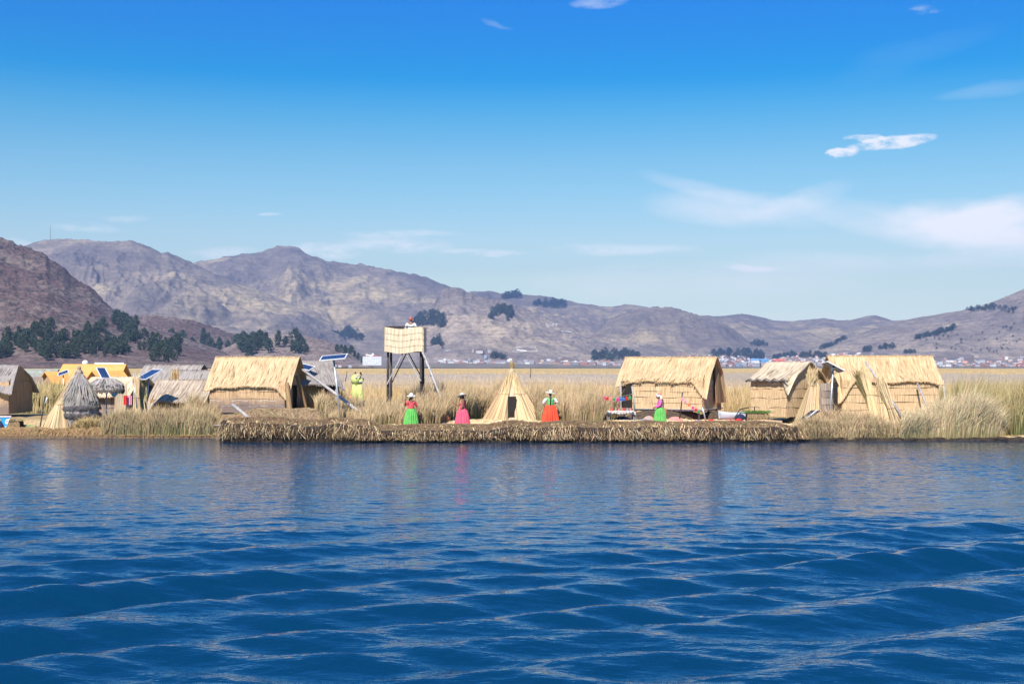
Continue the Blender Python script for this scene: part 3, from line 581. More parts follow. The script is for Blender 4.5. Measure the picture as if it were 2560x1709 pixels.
        n=int(60*(L+2*ox)); us=rq.random(n); A=np.array([rf(u_,.5) for u_ in us])+np.array([0,0,.02]); B=A+np.stack([.06*rq.normal(size=n),-.12-.1*rq.random(n),-.05+.07*rq.normal(size=n)*.5],-1); straws('ridge_tufts',A,(A+B)/2+[0,0,.03],B,np.full(n,.02),cvar(STRAWC.get(roofm.name,(.5,.4,.27)),n,rq,.3),None,parent=roof)
    if ties:
        for k in range(ties):
            b=MB(); x=-L/2+.25+(L-1.0)*k/(ties-1); zq=rf(.5+x/(L+2*ox),.0)[2]
            b.tube([(x+.14,-oy+.10,zq+.22),(x,-oy-.05,zq+.02),(x-.04,-oy-.03,zq-.12)],[.02,.045,.03],6)
            b.tube([(x-.16,-oy+.08,zq+.16),(x,-oy-.06,zq+.0),(x+.10,-oy-.02,zq-.10)],[.015,.03,.02],6)
            b.build('straw_tie',M_bundle,e)
    return e
def smooth1(a,b,x):
    t=max(0,min(1,(x-a)/(b-a))); return t*t*(3-2*t)
M_creamroof=reedmat('cream_reed_roof_mat',(.78,.62,.42),(.50,.33,.18),amt=.8)
M_orroof=reedmat('orange_tinged_reed_roof',(.68,.49,.28),(.40,.22,.10),streak=18)
M_tanroof=reedmat('pale_worn_reed_roof',(.66,.54,.38),(.36,.27,.18),streak=10)
M_brown=reedmat('brown_reed_mat',(.40,.26,.13),(.16,.09,.05),streak=9)  # plain brown reed tone for door mats, gables and some walls
M_dwall=reedmat('dark_weathered_reed_wall',(.34,.26,.21),(.10,.07,.06),streak=9)
DARK=simple('painted_opening_shade',(.012,.009,.007),(.02,.015,.01),5,bmp=0)  # near-black colour that stands in for shade inside openings
# large hut left of centre, on a mound
h1=hut('reed_hut','large straw-yellow reed hut with leaning door mats on a dark straw mound',618,66.2,1.10,4.0,3.5,1.42,2.96,7,M_straw,M_wall,ox=.30,oy=.17,drapeR=.72,drapeL=.25,door='right',doorm=M_wall,drw=.8,bands=4,seed=1,flare=.006)
b=MB(); b.tube([(2.10,.05,1.55),(2.35,-.25,0)],[.10,.16],10); b.build('door_mat',M_brown,h1)
b=MB(); b.tube([(2.20,1.5,1.9),(2.60,1.9,.15)],[.12,.07],8); b.build('door_mat',M_brown,h1)
b=MB(); b.tube([(x*.1-2,-.02,.62+.02*math.sin(x*.9)) for x in range(0,41)],.008,5); b.tube([(x*.1-2,-.02,.33+.02*math.sin(x*.7+1)) for x in range(0,41)],.008,5); b.build('stitching_cord',M_white,h1)
h1b=hut('reed_hut','grey-roofed reed hut with an open dark doorway partly behind the large yellow hut',792,69.2,1.02,2.5,3.9,1.55,2.85,-27,M_grey,M_brown,ox=.25,oy=.45,drapeR=.25,door='right',drw=.5,seed=2,flare=.01)
MB().box((.62,-.09,.74),(.72,.04,1.42)).build('doorway',DARK,h1b); MB().tube([(.22,-.2,1.5),(.36,-.32,0)],[.13,.08],9).build('door_mat',M_brown,h1b); MB().tube([(.98,-.25,1.4),(1.02,-.35,0)],.05,8).build('door_post',M_wood,h1b)  # doorway is a dark panel on the wall, its shade painted
# market hut on a raised floor
h2=hut('reed_hut','pale straw reed hut on a raised floor behind the souvenir stall',1653,68.3,1.22,4.6,3.2,1.55,2.84,26,M_straw,M_wall2,ox=.32,oy=.15,drapeR=.95,drapeL=.30,drw=1.0,bands=5,ties=5,seed=3,gabm=M_wall2,flare=.022)
MB().box((-1.94,-.085,.74),(.62,.05,1.46)).build('doorway',DARK,h2); b=MB(); b.tube([(-2.22,-.2,1.45),(-2.2,-.25,-.05)],.045,8); b.build('door_post',M_wood,h2)  # doorway shade painted as a near-black panel before the wall
b=MB()
for k in range(6): b.bar((-2.35,k*.62-.1,-.06),(2.4,k*.62-.1,-.06),.12,.08)
for k in range(16): b.bar((-2.3+k*.31,-.25,-.00),(-2.3+k*.31,3.3,-.00),.29,.03)
b.build('floor_platform',M_wood,h2)
for x in(-2.1,-.7,.7,2.1):
    for y in(0,1.6,3.1): MB().tube([(x,y,-.75),(x,y,-.1)],.06,7).build('stilt',M_darkwood,h2)
MB().sheet(lambda u,v:(2.38+.16*v+.05*math.sin(u*6),1.85+1.55*u-.25*v*(1-u),1.75-1.45*v+(.75*(1-u))*(1-v)),8,8,.05,lambda u,v:(u*1.5,v*1.6)).build('hanging_mat',M_brown,h2)
b=MB()
M_heap=simple('dark_straw_heap',(.05,.035,.022),(.13,.085,.05),7,bmp=1,dist=.1)
def heap(name,px,py,Y,rx,ry,h,label,mat=None,cat='straw heap',seed=0,zb=None):
    X=(px-1280)*Y/F; z=gzf(X,Y)-.05 if zb is None else zb; b=MB(); rg2=random.Random(seed)
    ph=[rg2.random()*6 for _ in range(6)]
    b.lathe([(1.05,0),(1,.25),(.9,.55),(.7,.8),(.4,.95),(.02,1.0)],(0,0,0),26,lambda a,t:1+.10*math.sin(3*a+ph[0])+.06*math.sin(7*a+ph[1])+.05*math.sin(13*a+ph[2]))
    o=b.build(name,mat or M_heap,None,loc=(X,Y,z)); o.scale=(rx,ry,h); return tag(o,label,cat)
heap('straw_heap',1790,1040,68.3,.95,.6,.55,'dark brown straw heap under the right corner of the hut with the stall',seed=3)
heap('straw_heap',1668,1040,68.1,2.0,.42,.64,'dark straw heap packed under the raised hut floor',seed=5)
heap('straw_heap',530,1050,64.9,.75,.5,.55,'blackened straw heap below the left corner of the large yellow hut',seed=6)
# hut with grey-tan roof and long gable mat
h3=hut('reed_hut','low reed hut with a pale striped roof and long drooping side mat',1922,67.6,.84,2.15,4.3,1.95,2.95,42,M_tanroof,M_wall2,ox=.22,oy=.20,drapeR=.75,drw=.35,bands=4,seed=4,gabm=M_wall2,flare=.02)
b=MB()
for k in range(5): b.tube([(-1.25+k*.5,-.25,1.86),(-1.0+k*.5,-.30,1.96),(-.75+k*.5,-.25,1.86)],[.05,.09,.05],8)
b.build('eave_roll',simple('blackened_eave_mat',(.06,.055,.05),(.25,.22,.2),10,bmp=.3),h3)
# large right hut
h4=hut('reed_hut','largest reed hut with orange-tinged roof and arched front mat, behind leaning poles',2225,67.4,.82,5.1,3.5,1.95,3.30,-2,M_orroof,M_wall2,ox=.32,oy=.17,drapeR=.12,drapeL=1.15,drw=1.0,bands=5,seed=5,flare=.03)
# reed dome at its left, and a near-black panel painted as the gap's shade
e=empty('reed_lean_to',((2062-1280)*66.6/F,66.6,.75)); tag(e,'greyish banded reed windbreak at the left end of the largest right hut','shelter')
for k in range(5):
    MB().sheet(lambda u,v,k=k:(-.62+1.1*u*(1-.07*(4-k)*0)-.0+.10*(k)*(.5-u)*-1*0+.08*(4-k)*(1-u)*.5,.5-.5*math.sin(u*2.6)-.03*v,1.86-k*.36-.38*v),8,3,.03,lambda u,v,k=k:(u*1.2+k,v*.36)).build('reed_band',M_dwall if k%2 else M_greywall,e)
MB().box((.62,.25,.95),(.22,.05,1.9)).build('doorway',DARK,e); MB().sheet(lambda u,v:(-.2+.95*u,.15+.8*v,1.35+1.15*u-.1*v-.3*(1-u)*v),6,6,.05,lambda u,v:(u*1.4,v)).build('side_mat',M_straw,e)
M_low=reedmat('bleached_grey_tan_mat',(.52,.43,.33),(.16,.11,.08),streak=10)
# ---- left village
hut('reed_hut','large weathered grey-roofed hut cut by the left edge of the picture',-104,70.3,.87,5.4,4.2,1.75,2.75,-4,M_grey,M_wall,ox=.35,oy=.45,drapeR=.6,drw=1.6,ridgeshort=.45,seed=6,bands=3,flare=.01,gabm=M_brown)
hut('reed_hut','long grey thatched hut behind the square solar panel',395,79,.5,3.5,4.2,1.3,3.15,14,M_grey,M_greywall,ox=.3,oy=.6,drapeL=.9,drapeR=.2,drw=.9,seed=7)
hut('reed_hut','plain grey thatched hut touching the left side of the large yellow hut',480,75.5,.6,3.0,3.8,1.1,2.72,4,M_grey,M_greywall,ox=.3,oy=.6,seed=8)
hut('reed_hut','low sagging grey hut with an arched gable behind the front reeds',441,69.2,.5,3.0,2.8,1.2,2.32,10,M_low,M_brown,ox=.22,oy=.3,drapeL=.6,drapeR=.25,drw=.8,seed=9,bands=3,rag=.10)
hut('reed_hut','hut with a cream striped roof behind the thatched parasol',252,76.5,.62,2.9,4.2,1.2,2.28,14,M_creamroof,M_dwall,ox=.4,oy=.5,drapeR=.8,drw=.8,seed=10,bands=3)
b=MB(); b.sheet(lambda u,v:(-.35+.7*u-.15*v,-.2+.3*v,2.0-2.0*v-.9*(1-u)*(1-v)),6,8,.05,lambda u,v:(u,v*2)); e=empty('reed_mat',((305-1280)*72/F,72,.6)); b.build('mat',M_tanroof,e); tag(e,'tan reed mat leaning beside the hut with the cream roof','mat')
hut('reed_hut','small tan tent-like hut with a black opening, far left behind the grey roof',38,96,.35,1.7,1.9,.9,1.9,38,M_straw,M_tanroof,ox=.25,oy=.25,drapeR=.3,seed=11,bands=2)
MB().box((.6,-.12,.5),(.5,.05,1)).build('doorway',DARK,bpy.data.objects['reed_hut.010'] if 'reed_hut.010' in bpy.data.objects else None)  # black panel painted as the shade in the tent mouth
hut('reed_hut','small brown-grey hut with a sloping roof, far left',64,100,.3,2.6,2.6,.9,2.35,-30,M_greywall,M_dwall,ox=.2,oy=.3,seed=12,bands=2)
hut('reed_hut','long grey-green roofed hut farthest back on the left',50,128,.3,5.8,4,1.7,2.95,0,simple('mossy_thatch',(.36,.37,.32),(.22,.23,.18),2.5,bmp=.5,dist=.1),M_dwall,ox=.3,oy=.4,seed=13,bands=2)
hut('reed_hut','small boxy tan hut with a flat grey roof beside the orange roofs',122,112,.3,1.9,2.2,1.85,2.35,-42,M_grey,M_greywall,ox=.15,oy=.15,seed=14,bands=3)
# orange-roofed houses
def house(name,label,px,Y,z,L,D,hw,H,phi,wm,rm,ov=.3,cat='house',group=None,win=0,gable=True):
    e=empty(name,((px-1280)*Y/F,Y,z),-R(phi)); tag(e,label,cat,group)
    MB().box((0,D/2,hw/2),(L,D,hw)).build('wall',wm,e)
    if gable:
        for s_ in(-1,1): MB().add([(s_*L/2,0,hw),(s_*L/2,D,hw),(s_*L/2,D/2,H-.05),(s_*(L/2-.05),0,hw),(s_*(L/2-.05),D,hw),(s_*(L/2-.05),D/2,H-.05)],[(0,1,2),(5,4,3),(0,3,4,1),(1,4,5,2),(2,5,3,0)]).build('gable',wm,e)
    def rf(u,v):
        t=abs(v-.5)*2; return ((u-.5)*(L+2*ov),D/2+(-1 if v<.5 else 1)*(D/2+ov)*t,H+(hw-.12-H)*t)
    MB().sheet(rf,2,8,.08,lambda u,v:(u*L,v*D)).build('roof',rm,e)
    for k in range(win): 
        MB().box((-L/2+L*(k+.5)/win,-.03,hw*.55),(min(.9,L/win*.45),.05,hw*.35)).build('window',DARK,e)  # near-black panes, the rooms' shade put into the colour
    return e
M_or=simple('orange_painted_sheet_roof',(.78,.42,.13),(.72,.36,.10),.8,bmp=0); M_or2=simple('bright_orange_roof',(.80,.40,.10),(.66,.32,.09),1.5,bmp=0); M_planks=simple('plank_wall',(.55,.36,.20),(.38,.24,.14),5,sc=(.2,.2,5))
M_pink=simple('faded_pink_roof_sheet',(.78,.25,.20),(.74,.33,.25),1.2,bmp=0)
ho=house('community_house','long house with a wide orange roof and a faded red patch, beyond the cone hut',215,112,.35,4.8,5.6,1.6,3.3,-3,M_planks,M_or,ov=.4,win=2)
MB().sheet(lambda u,v:(-1.0+3.0*u-.5*v*u,-.42+.9*(v)*1.5*(1-.6*u),1.62+.09+(.9*v*1.5*(1-.6*u))*.537),6,4,.03).build('roof_patch',M_pink,ho)
house('community_house','small orange-roofed house at the left end of the long orange roof',158,108,.35,1.3,3.2,1.7,2.65,-42,M_planks,M_or2,ov=.3)
house('community_house','plank-walled house with an orange gable roof right of the long orange roof',288,104,.35,1.9,3.4,1.9,2.75,-38,M_planks,M_or2,ov=.35,win=1)
house('community_house','house with a bright white sheet roof behind the orange roofs',283,124,.35,2.2,3.5,2.4,3.45,-30,M_planks,M_white,ov=.3)
e=MB().lathe([(.02,0),(.26,.02),(.29,.14),(.26,.28),(.16,.38),(.08,.42),(.02,.43)],n=16).build('water_tank',M_white,None,True,loc=(PX(213,116),116,3.62)); tag(e,'white water tank above the long orange roof','water tank')
# ---------------------------------------------------------------- sheaves, cones, parasol, tower
def sheaf(parent,name,base,br,waist,wr,top,tr,n=260,mat=None,col=(.66,.48,.26),tipcol=None,seed=0,w=.03,bind=True,body=True):
    rg=np.random.default_rng(seed+500); base=np.array(base,float);waist=np.array(waist,float);top=np.array(top,float)
    a=rg.random(n)*6.283; r=.78+.26*rg.random(n); c,s=np.cos(a),np.sin(a)
    B=base+np.stack([c*r*br[0],s*r*br[1],.05*rg.random(n)],-1); W=waist+np.stack([c*r*wr,s*r*wr,0*c],-1)
    Tt=top+np.stack([c*r*tr+.3*tr*rg.normal(size=n),s*r*tr,.16*rg.normal(size=n)],-1)
    cc_=cvar(col,n,rg,.16); dk=rg.random(n)<.22; cc_[dk]*=.45
    o=straws(name,B,W,Tt,w*(.7+.6*rg.random(n)),cc_,None,parent=parent)
    if body:
        b=MB(); k=12; rings=[(base,br[0]*.82,br[1]*.82),((base*.5+waist*.5),(br[0]*.40+wr*.45),(br[1]*.40+wr*.45)),(waist,wr*.85,wr*.85),(top-np.array([0,0,.1]),tr*.7,tr*.7)]
        vs=[];fs=[];uv=[]
        for i,(p,rx,ry) in enumerate(rings):
            for j in range(k):
                t=2*math.pi*j/k; vs.append((p[0]+rx*math.cos(t),p[1]+ry*math.sin(t),p[2])); uv.append((t*.3,p[2]))
        for i in range(3):
            for j in range(k): fs.append((i*k+j,i*k+(j+1)%k,(i+1)*k+(j+1)%k,(i+1)*k+j))
        fs.append(tuple(range(3*k,4*k))); b.add(vs,fs,uv); b.build('stalk_core',mat or M_bundle,o)
    if bind:
        p=waist; MB().tube([(p[0]+wr*1.06*math.cos(t),p[1]+wr*1.06*math.sin(t),p[2]+.02*math.sin(3*t)) for t in np.linspace(0,6.283,15)],.016,5,cap=False).build('binding',simple('straw_cord',(.45,.32,.16),(.3,.2,.1),9),o)
    return o
# standing sheaf pair left of the cone hut
e=empty('reed_sheaf',(PX(135,63.6),63.6,gzf(PX(135,63.6),63.6))); tag(e,'tall golden reed sheaf fanned at its foot, leaning on the cone hut','reed sheaf')
sheaf(e,'stalks',(0,0,0),(.72,.35),(.12,.4,1.30),.20,(.74,1.5,2.7),.12,n=560,seed=1,w=.03)
e2=empty('reed_sheaf',(PX(112,64.2),64.2,gzf(PX(112,64.2),64.2))); tag(e2,'narrow darker reed sheaf slanting behind the golden one, left of the cone hut','reed sheaf')
sheaf(e2,'stalks',(0,0,0),(.22,.2),(.62,.6,1.5),.16,(1.12,1.3,2.5),.13,n=280,seed=2,w=.03,col=(.58,.42,.2))
# cone hut
Yc=64.7; e=empty('cone_hut',(PX(198,Yc),Yc,gzf(PX(198,Yc),Yc))); tag(e,'grey thatched cone hut with shaggy dark bands and a knobbed top','cone hut'); e.scale=(1,1,.93)
MB().lathe([(.86,0),(.90,.3),(.97,.75),(.98,1.0),(.93,1.3),(.80,1.75),(.60,2.15),(.40,2.55),(.24,2.85),(.15,3.0)],n=40,fn=lambda a,t:1+.025*math.sin(a*13)+.02*math.sin(a*29)).build('thatch_wall',M_grey,e)
rgx=np.random.default_rng(8)
def fringe(parent,name,r,z,ln,n,col,out=.08,w=.03,tilt=0,c=(0,0),zr=.03):
    a=rgx.random(n)*6.283; c_,s_=np.cos(a),np.sin(a); zt=z+zr*rgx.normal(size=n)+tilt*c_
    P0=np.stack([c[0]+c_*(r-.02),c[1]+s_*(r-.02),zt],-1); a2=a+.12*rgx.normal(size=n); l=ln*(.6+.8*rgx.random(n))
    P2=np.stack([c[0]+np.cos(a2)*(r+out),c[1]+np.sin(a2)*(r+out),zt-l],-1); P1=(P0+P2)/2+np.stack([c_*.03,s_*.03,0*a],-1)
    return straws(name,P0,P1,P2,w*(.6+.8*rgx.random(n)),cvar(col,n,rgx,.3),None,parent=parent)
fringe(e,'thatch_band',.97,1.32,.16,700,(.10,.09,.09),out=.10,tilt=.03); fringe(e,'thatch_band',1.0,.92,.16,700,(.09,.08,.08),out=.12,tilt=-.06)
fringe(e,'thatch_layer',.55,2.25,.85,380,(.27,.24,.215),out=.42,w=.035,zr=.1); fringe(e,'thatch_layer',.20,2.95,.9,260,(.29,.26,.235),out=.38,w=.03,zr=.06)
MB().lathe([(.14,2.9),(.19,3.02),(.20,3.15),(.13,3.25),(.08,3.3),(.10,3.38),(.07,3.46),(.02,3.5)],n=14,fn=lambda a,t:1+.1*math.sin(a*7+t*9)).build('top_knob',M_greywall,e)
# thatched parasol
Yc=66.2; e=empty('thatched_parasol',(PX(266,Yc),Yc,gzf(PX(266,Yc),Yc))); tag(e,'round thatched parasol with a ragged dark fringe on a thin pole','parasol')
MB().tube([(0,0,-.05),(.01,0,2.55)],.035,8).build('pole',M_wood,e)
cn=MB().lathe([(.80,1.98),(.88,2.02),(.72,2.30),(.45,2.52),(.2,2.62),(.02,2.66)],n=36,fn=lambda a,t:1+(.05*math.sin(a*18)+.04*math.sin(a*11))*(1-t)).build('canopy',M_grey,e)
fringe(cn,'fringe',.86,2.05,.17,260,(.12,.10,.09),out=.02,w=.06); fringe(cn,'top_thatch',.45,2.55,.38,420,(.33,.30,.28),out=.45,w=.045)
for k in range(9):
    a=k*.698; MB().bar((0,0,2.5),(math.cos(a)*.8,math.sin(a)*.8,2.0),.03,.03).build('rib',M_darkwood,e)
# reed cone hut in the middle
Yc=68.6; z=gzf(PX(1280,Yc),Yc); e=empty('reed_cone_hut',(PX(1280,Yc),Yc,z)); tag(e,'pointed hut of leaning reed bundles with a narrow dark opening','cone hut')
AP=np.array((-.02,0,2.95))
MB().lathe([(1.12,0),(.72,1.15),(.36,2.05),(.14,2.65),(.09,2.75)],n=30,fn=lambda a,t:1).build('inner_mat',M_tanroof,e)
for k,(ad,bw,tz,tr) in enumerate([(-118,.36,2.45,.13),(-66,.36,2.45,.13),(-142,.36,2.25,.14),(-40,.36,2.3,.14),(-166,.34,2.1,.15),(-15,.36,2.15,.15),(168,.34,2.1,.15),(12,.34,2.1,.15),(140,.4,2.3,.14),(95,.4,2.3,.14),(45,.4,2.3,.14)]):
    a=R(ad); c,s=math.cos(a),math.sin(a); tz-=.1+.12*(k%3); rb=1.28 if abs(ad+92)<30 else 1.38
    sheaf(e,'reed_bundle',(c*rb,s*rb,0),(bw*(.6+.4*abs(s)),bw*(.6+.4*abs(c))),(c*(.62),s*.62,1.40),.17,(c*(.16+.06*(k%3)),s*(.2),tz),tr,n=240,seed=20+k,w=.028,col=(.68,.50,.28) if k%2 else (.60,.43,.23))
MB().box((0,-1.02,.62),(.44,.06,1.35)).build('opening',DARK,e)  # near-black box painted as the shade between the bundles
sheaf(e,'top_tuft',(0,0,2.52),(.14,.12),(0,0,2.74),.07,(.03,0,2.98),.12,n=110,seed=44,w=.025,col=(.40,.29,.15))
# sheaf between the low striped hut and the windbreak
Yc=63.8; e=empty('reed_sheaf',(PX(2016,Yc),Yc,gzf(PX(2016,Yc),Yc))); tag(e,'tall bound reed sheaf with a tufted top between the two right-hand huts','reed sheaf')
sheaf(e,'stalks',(-.12,0,0),(.60,.3),(.24,.1,2.10),.09,(.32,.1,2.74),.20,n=620,seed=61,w=.024)
sheaf(e,'stalks',(.3,-.02,.1),(.28,.2),(.42,.05,1.1),.2,(.5,.1,2.0),.12,n=200,seed=62,w=.03,bind=False)
# sheaves and pole before the largest hut
Yc=62.6
def sheafat(pb,pt,Y,zb,br,wfrac,wr,tr,label,seed,n=300,col=(.70,.52,.29),w=.028):
    B=Vector((PX(pb[0],Y),Y,zb)); e=empty('reed_sheaf',B); tag(e,label,'reed sheaf')
    T=P(pt[0],pt[1],Y+.5)-B; W=T*wfrac; sheaf(e,'stalks',(0,0,0),(br,br*.6),tuple(W),wr,tuple(T),tr,n=n,seed=seed,col=col,w=w); return e
sheafat((2196,1050),(2163,932),63.2,.3,.30,.62,.17,.12,'leftmost pale reed sheaf leaning on the weathered pole',71)
sheafat((2222,1050),(2200,948),63.0,.3,.30,.55,.19,.15,'middle pale reed sheaf under the weathered pole',72)
sheafat((2252,1065),(2206,962),62.6,.3,.34,.5,.18,.12,'rightmost pale reed sheaf with a wide foot by the weathered pole',73,n=340)
sheafat((2190,1030),(2148,938),63.4,.6,.14,.5,.11,.2,'dark olive seed-head bundle leaning left of the pale sheaves',74,n=260,col=(.27,.21,.09))
sheafat((344,1030),(340,950),66.4,.5,.20,.6,.15,.16,'thin tan reed sheaf beside a grey pole near the square solar panel',75,n=220,col=(.66,.50,.28))
sheafat((362,1030),(352,955),67.0,.5,.26,.55,.2,.16,'shorter yellowish reed sheaf left of the low sagging hut',76,n=220,col=(.60,.47,.25))
sheafat((436,960),(438,932),72.5,1.3,.14,.4,.14,.18,'small golden reed tuft sticking up before the grey thatched roof',77,n=200,col=(.50,.34,.14),w=.022)
def pole(name,a,b,Ya,Yb,r,mat,label,cat='pole',r2=None):
    A=P(a[0],a[1],Ya);B=P(b[0],b[1],Yb); o=MB().tube([(0,0,0),tuple((B-A)*.5+Vector((.02,0,.01))),tuple(B-A)],[r,(r+(r2 or r))/2,r2 or r],10).build(name,mat,None,True,loc=A); return tag(o,label,cat)
pole('wooden_pole',(2258,1046),(2163,903),62.4,64.0,.075,M_wood,'tall weathered grey pole leaning over the pale reed sheaves',r2=.05)
pole('wooden_pole',(2320,1022),(2293,958),65.5,67.1,.05,M_wood,'short grey stick leaning on the wall of the largest right hut')
pole('wooden_pole',(2364,1025),(2357,950),68,68.6,.06,M_wood,'grey post standing at the right end of the largest hut')
pole('wooden_pole',(342,1020),(332,952),65.8,66,.035,M_metal,'pale grey pole beside the thin tan sheaf')
pole('wooden_pole',(914,1041),(757,924),63.6,67.5,.085,M_wood,'long pale log slanting down from behind the large yellow hut',r2=.07)
pole('wooden_pole',(632,1054),(581,1011),62.2,63.4,.085,M_wood,'short thick grey log propped on the straw before the yellow hut')
pole('wooden_pole',(99,1072),(112,990),63.2,63.6,.03,M_darkwood,'thin dark stick standing left of the golden sheaf')
pole('white_float',(112,1010),(118,993),63.5,63.4,.035,M_white,'short white pipe on top of a thin dark stick','pipe')
pole('marker_pole',(1326,944),(1327,919),110,110,.03,M_darkwood,'thin dark stake standing far out in the reeds')
pole('marker_pole',(863,953),(868,927),110,110,.03,M_darkwood,'thin leaning stake in the reeds left of the yellow puma')
pole('marker_pole',(1951,1068),(1951,1058),60.2,60.2,.035,M_white,'short white peg at the end of the straw roll')
pole('wooden_pole',(1499,1030),(1507,963),65.8,65.8,.04,M_bundle,'left stake holding the line of coloured hangings')
pole('wooden_pole',(1587,1028),(1580,965),65.8,65.8,.045,M_wood,'right stake holding the line of coloured hangings')
pole('wooden_pole',(1699,1046),(1706,981),65.0,65.0,.035,M_darkwood,'dark stake with pink hangings in front of the raised hut')
pole('wooden_pole',(1764,1053),(1755,1017),64.0,64.0,.04,M_metal,'short pale stake at the low end of the hangings')
pole('rope',(588,1058),(534,1063),61.5,62.6,.018,M_white,'taut white rope at the left corner of the bank','rope')
b=MB(); b.tube([(0,0,0),(.1,0,.14),(.25,.1,.24),(.42,.1,.26),(.52,0,.16),(.5,-.1,0)],.018,6); tag(b.build('rope',M_white,None,True,loc=(PX(700,62.5),62.5,gzf(PX(700,62.5),62.5)+.05)),'loop of white rope lying on the straw','rope')
# solar panels
m,n_,bb=newmat('solar_cells'); bb.inputs['Roughness'].default_value=.15; br_=nt=None
bk=n_.nodes.new('ShaderNodeTexBrick'); bk.offset=0; bk.inputs['Color1'].default_value=(.012,.03,.10,1); bk.inputs['Color2'].default_value=(.015,.04,.13,1); bk.inputs['Mortar'].default_value=(.10,.14,.22,1); bk.inputs['Scale'].default_value=1; bk.inputs['Brick Width'].default_value=.16; bk.inputs['Row Height'].default_value=.16; bk.inputs['Mortar Size'].default_value=.006
n_.links.new(coord(n_,'Object'),bk.inputs['Vector']); n_.links.new(bk.outputs['Color'],bb.inputs['Base Color']); M_cell=m
def solar(base,top,Y,zb,pw,pd,tilt,yaw,label,polevis=True,Yt=None,roll=0):
    Yt=Yt or Y; B=Vector((PX(base[0],Y),Y,zb)); T=P(top[0],top[1],Yt)-B; e=empty('solar_panel',B); tag(e,label,'solar panel')
    if polevis: MB().tube([(0,0,0),tuple(T-Vector((0,0,.04)))],.045,10).build('pole',M_metal,e,True)
    M=Matrix.Rotation(yaw,4,'Z')@Matrix.Rotation(roll,4,'Y')@Matrix.Rotation(tilt,4,'X')
    f=MB(); 
    for a,b_,c,d in((-pw/2,-pd/2,pw/2,-pd/2),(-pw/2,pd/2,pw/2,pd/2),(-pw/2,-pd/2,-pw/2,pd/2),(pw/2,-pd/2,pw/2,pd/2)): f.bar((a,b_,0),(c,d,0),.045,.05)
    fr=f.build('frame',M_white,e); fr.location=T; fr.rotation_euler=M.to_euler()
    pn=MB().box((0,0,0),(pw-.04,pd-.04,.03)).build('panel',M_cell,e); pn.location=T; pn.rotation_euler=M.to_euler()
    if polevis: MB().box((T.x,T.y,T.z-.07),(.14,.14,.09)).build('bracket',M_metal,e)
    return e
solar((853,1047),(834,893),62.8,.55,1.25,.75,R(17),R(-4),'solar panel on a tall leaning metal pole beside the yellow hut',roll=R(-5))
solar((364,990),(372,936),67.6,.9,1.0,1.15,R(26),R(-42),'square dark blue solar panel on a pole above the left reeds')
solar((262,985),(258,932),75,.8,.5,1.35,R(26),R(32),'bright blue solar panel slanting behind the thatched parasol',polevis=False)
solar((760,960),(762,917),69.5,2.0,.9,.6,R(20),R(-20),'blue solar panel peeking out behind the large yellow hut',roll=R(12))
solar((2073,1035),(2083,917),63.5,.4,.95,1.0,R(-6),R(0),'solar panel seen edge-on atop a metal pole at the right',roll=R(28))
solar((160,960),(158,932),100,.5,.8,.5,R(30),R(10),'small grey solar panel among the far huts',roll=R(-20))
solar((45,950),(46,931),104,1.2,.7,.5,R(20),R(-20),'tiny dark solar panel behind the small tan tent',roll=R(15))
# watch tower
Yc=68.0; zb=gzf(PX(1011,Yc),Yc); e=empty('watch_tower',(PX(1011,Yc),Yc,zb)); tag(e,'wooden watch tower with a woven reed basket on dark legs','watch tower')
hx=.87; zt=4.33-zb
for x in(-hx,hx):
    for y in(0,1.7):
        MB().tube([(x*(1.03),y,-.2),(x*1.01,y,1.8),(x,y,zt)],[.085,.075,.062],9).build('leg',M_darkwood,e,True)
MB().bar((-hx-.08,-.12,zt-.02),(hx+.05,-.12,zt-.02),.07,.13).build('beam',M_wood,e); MB().bar((-hx-.08,1.82,zt-.02),(hx+.05,1.82,zt-.02),.07,.13).build('beam',M_wood,e)
MB().bar((0,-.19,zt-.02),(-hx-.05,-.13,zt-1.80),.06,.13,up=(0,1,0)).build('brace',M_wood,e); MB().bar((.02,-.19,zt-.02),(hx+.02,-.13,zt-1.62),.06,.13,up=(0,1,0)).build('brace',M_wood,e)
MB().bar((0,1.88,zt-.02),(-hx,1.83,zt-1.80),.05,.11,up=(0,1,0)).build('brace',M_darkwood,e); MB().bar((.02,1.88,zt-.02),(hx,1.83,zt-1.62),.05,.11,up=(0,1,0)).build('brace',M_darkwood,e)
for x in(-hx,0,hx): MB().bar((x,-.2,zt+.09),(x,1.9,zt+.09),.09,.09).build('joist',M_darkwood,e)
fl=MB()
for k in range(12): fl.box((0,-.15+k*.175,zt+.15),(2*hx+.2,.165,.03))
fl.build('floor',M_wood,e)
M_bask=reedmat('woven_basket_mat',(.74,.62,.44),(.46,.34,.20),streak=22,amt=.4)
bz=zt-.06; bh_=1.30
def bfront(u,v,k,side):
    w=hx+.12; zz=bz+bh_*(1-(k+v)/4); dip=(-.10*math.sin(u*math.pi)**2-.03*math.sin(u*6.3)) 
    bul=.02+.025*v+.012*math.sin(u*60)
    if side==0: return (-w+2*w*u,-.28-bul,zz+dip)
    if side==1: return (w+bul,-.28+2.2*u,zz)
    if side==2: return (w-2*w*u,1.92+bul,zz)
    return (-w-bul,1.92-2.2*u,zz)
for s_ in range(4):
    b=MB()
    for k in range(4): b.sheet(lambda u,v,k=k,s_=s_:bfront(u,v,k,s_),40,4,.03,lambda u,v,k=k:(u*1.9,(k+v)*.32))
    b.build('basket_side',M_bask,e)
for y in(-.22,1.86): MB().tube([(-hx-.15,y,bz+bh_+.02),(0,y,bz+bh_+.03),(hx+.12,y,bz+bh_-.0)],.035,7).build('rail',M_darkwood,e)
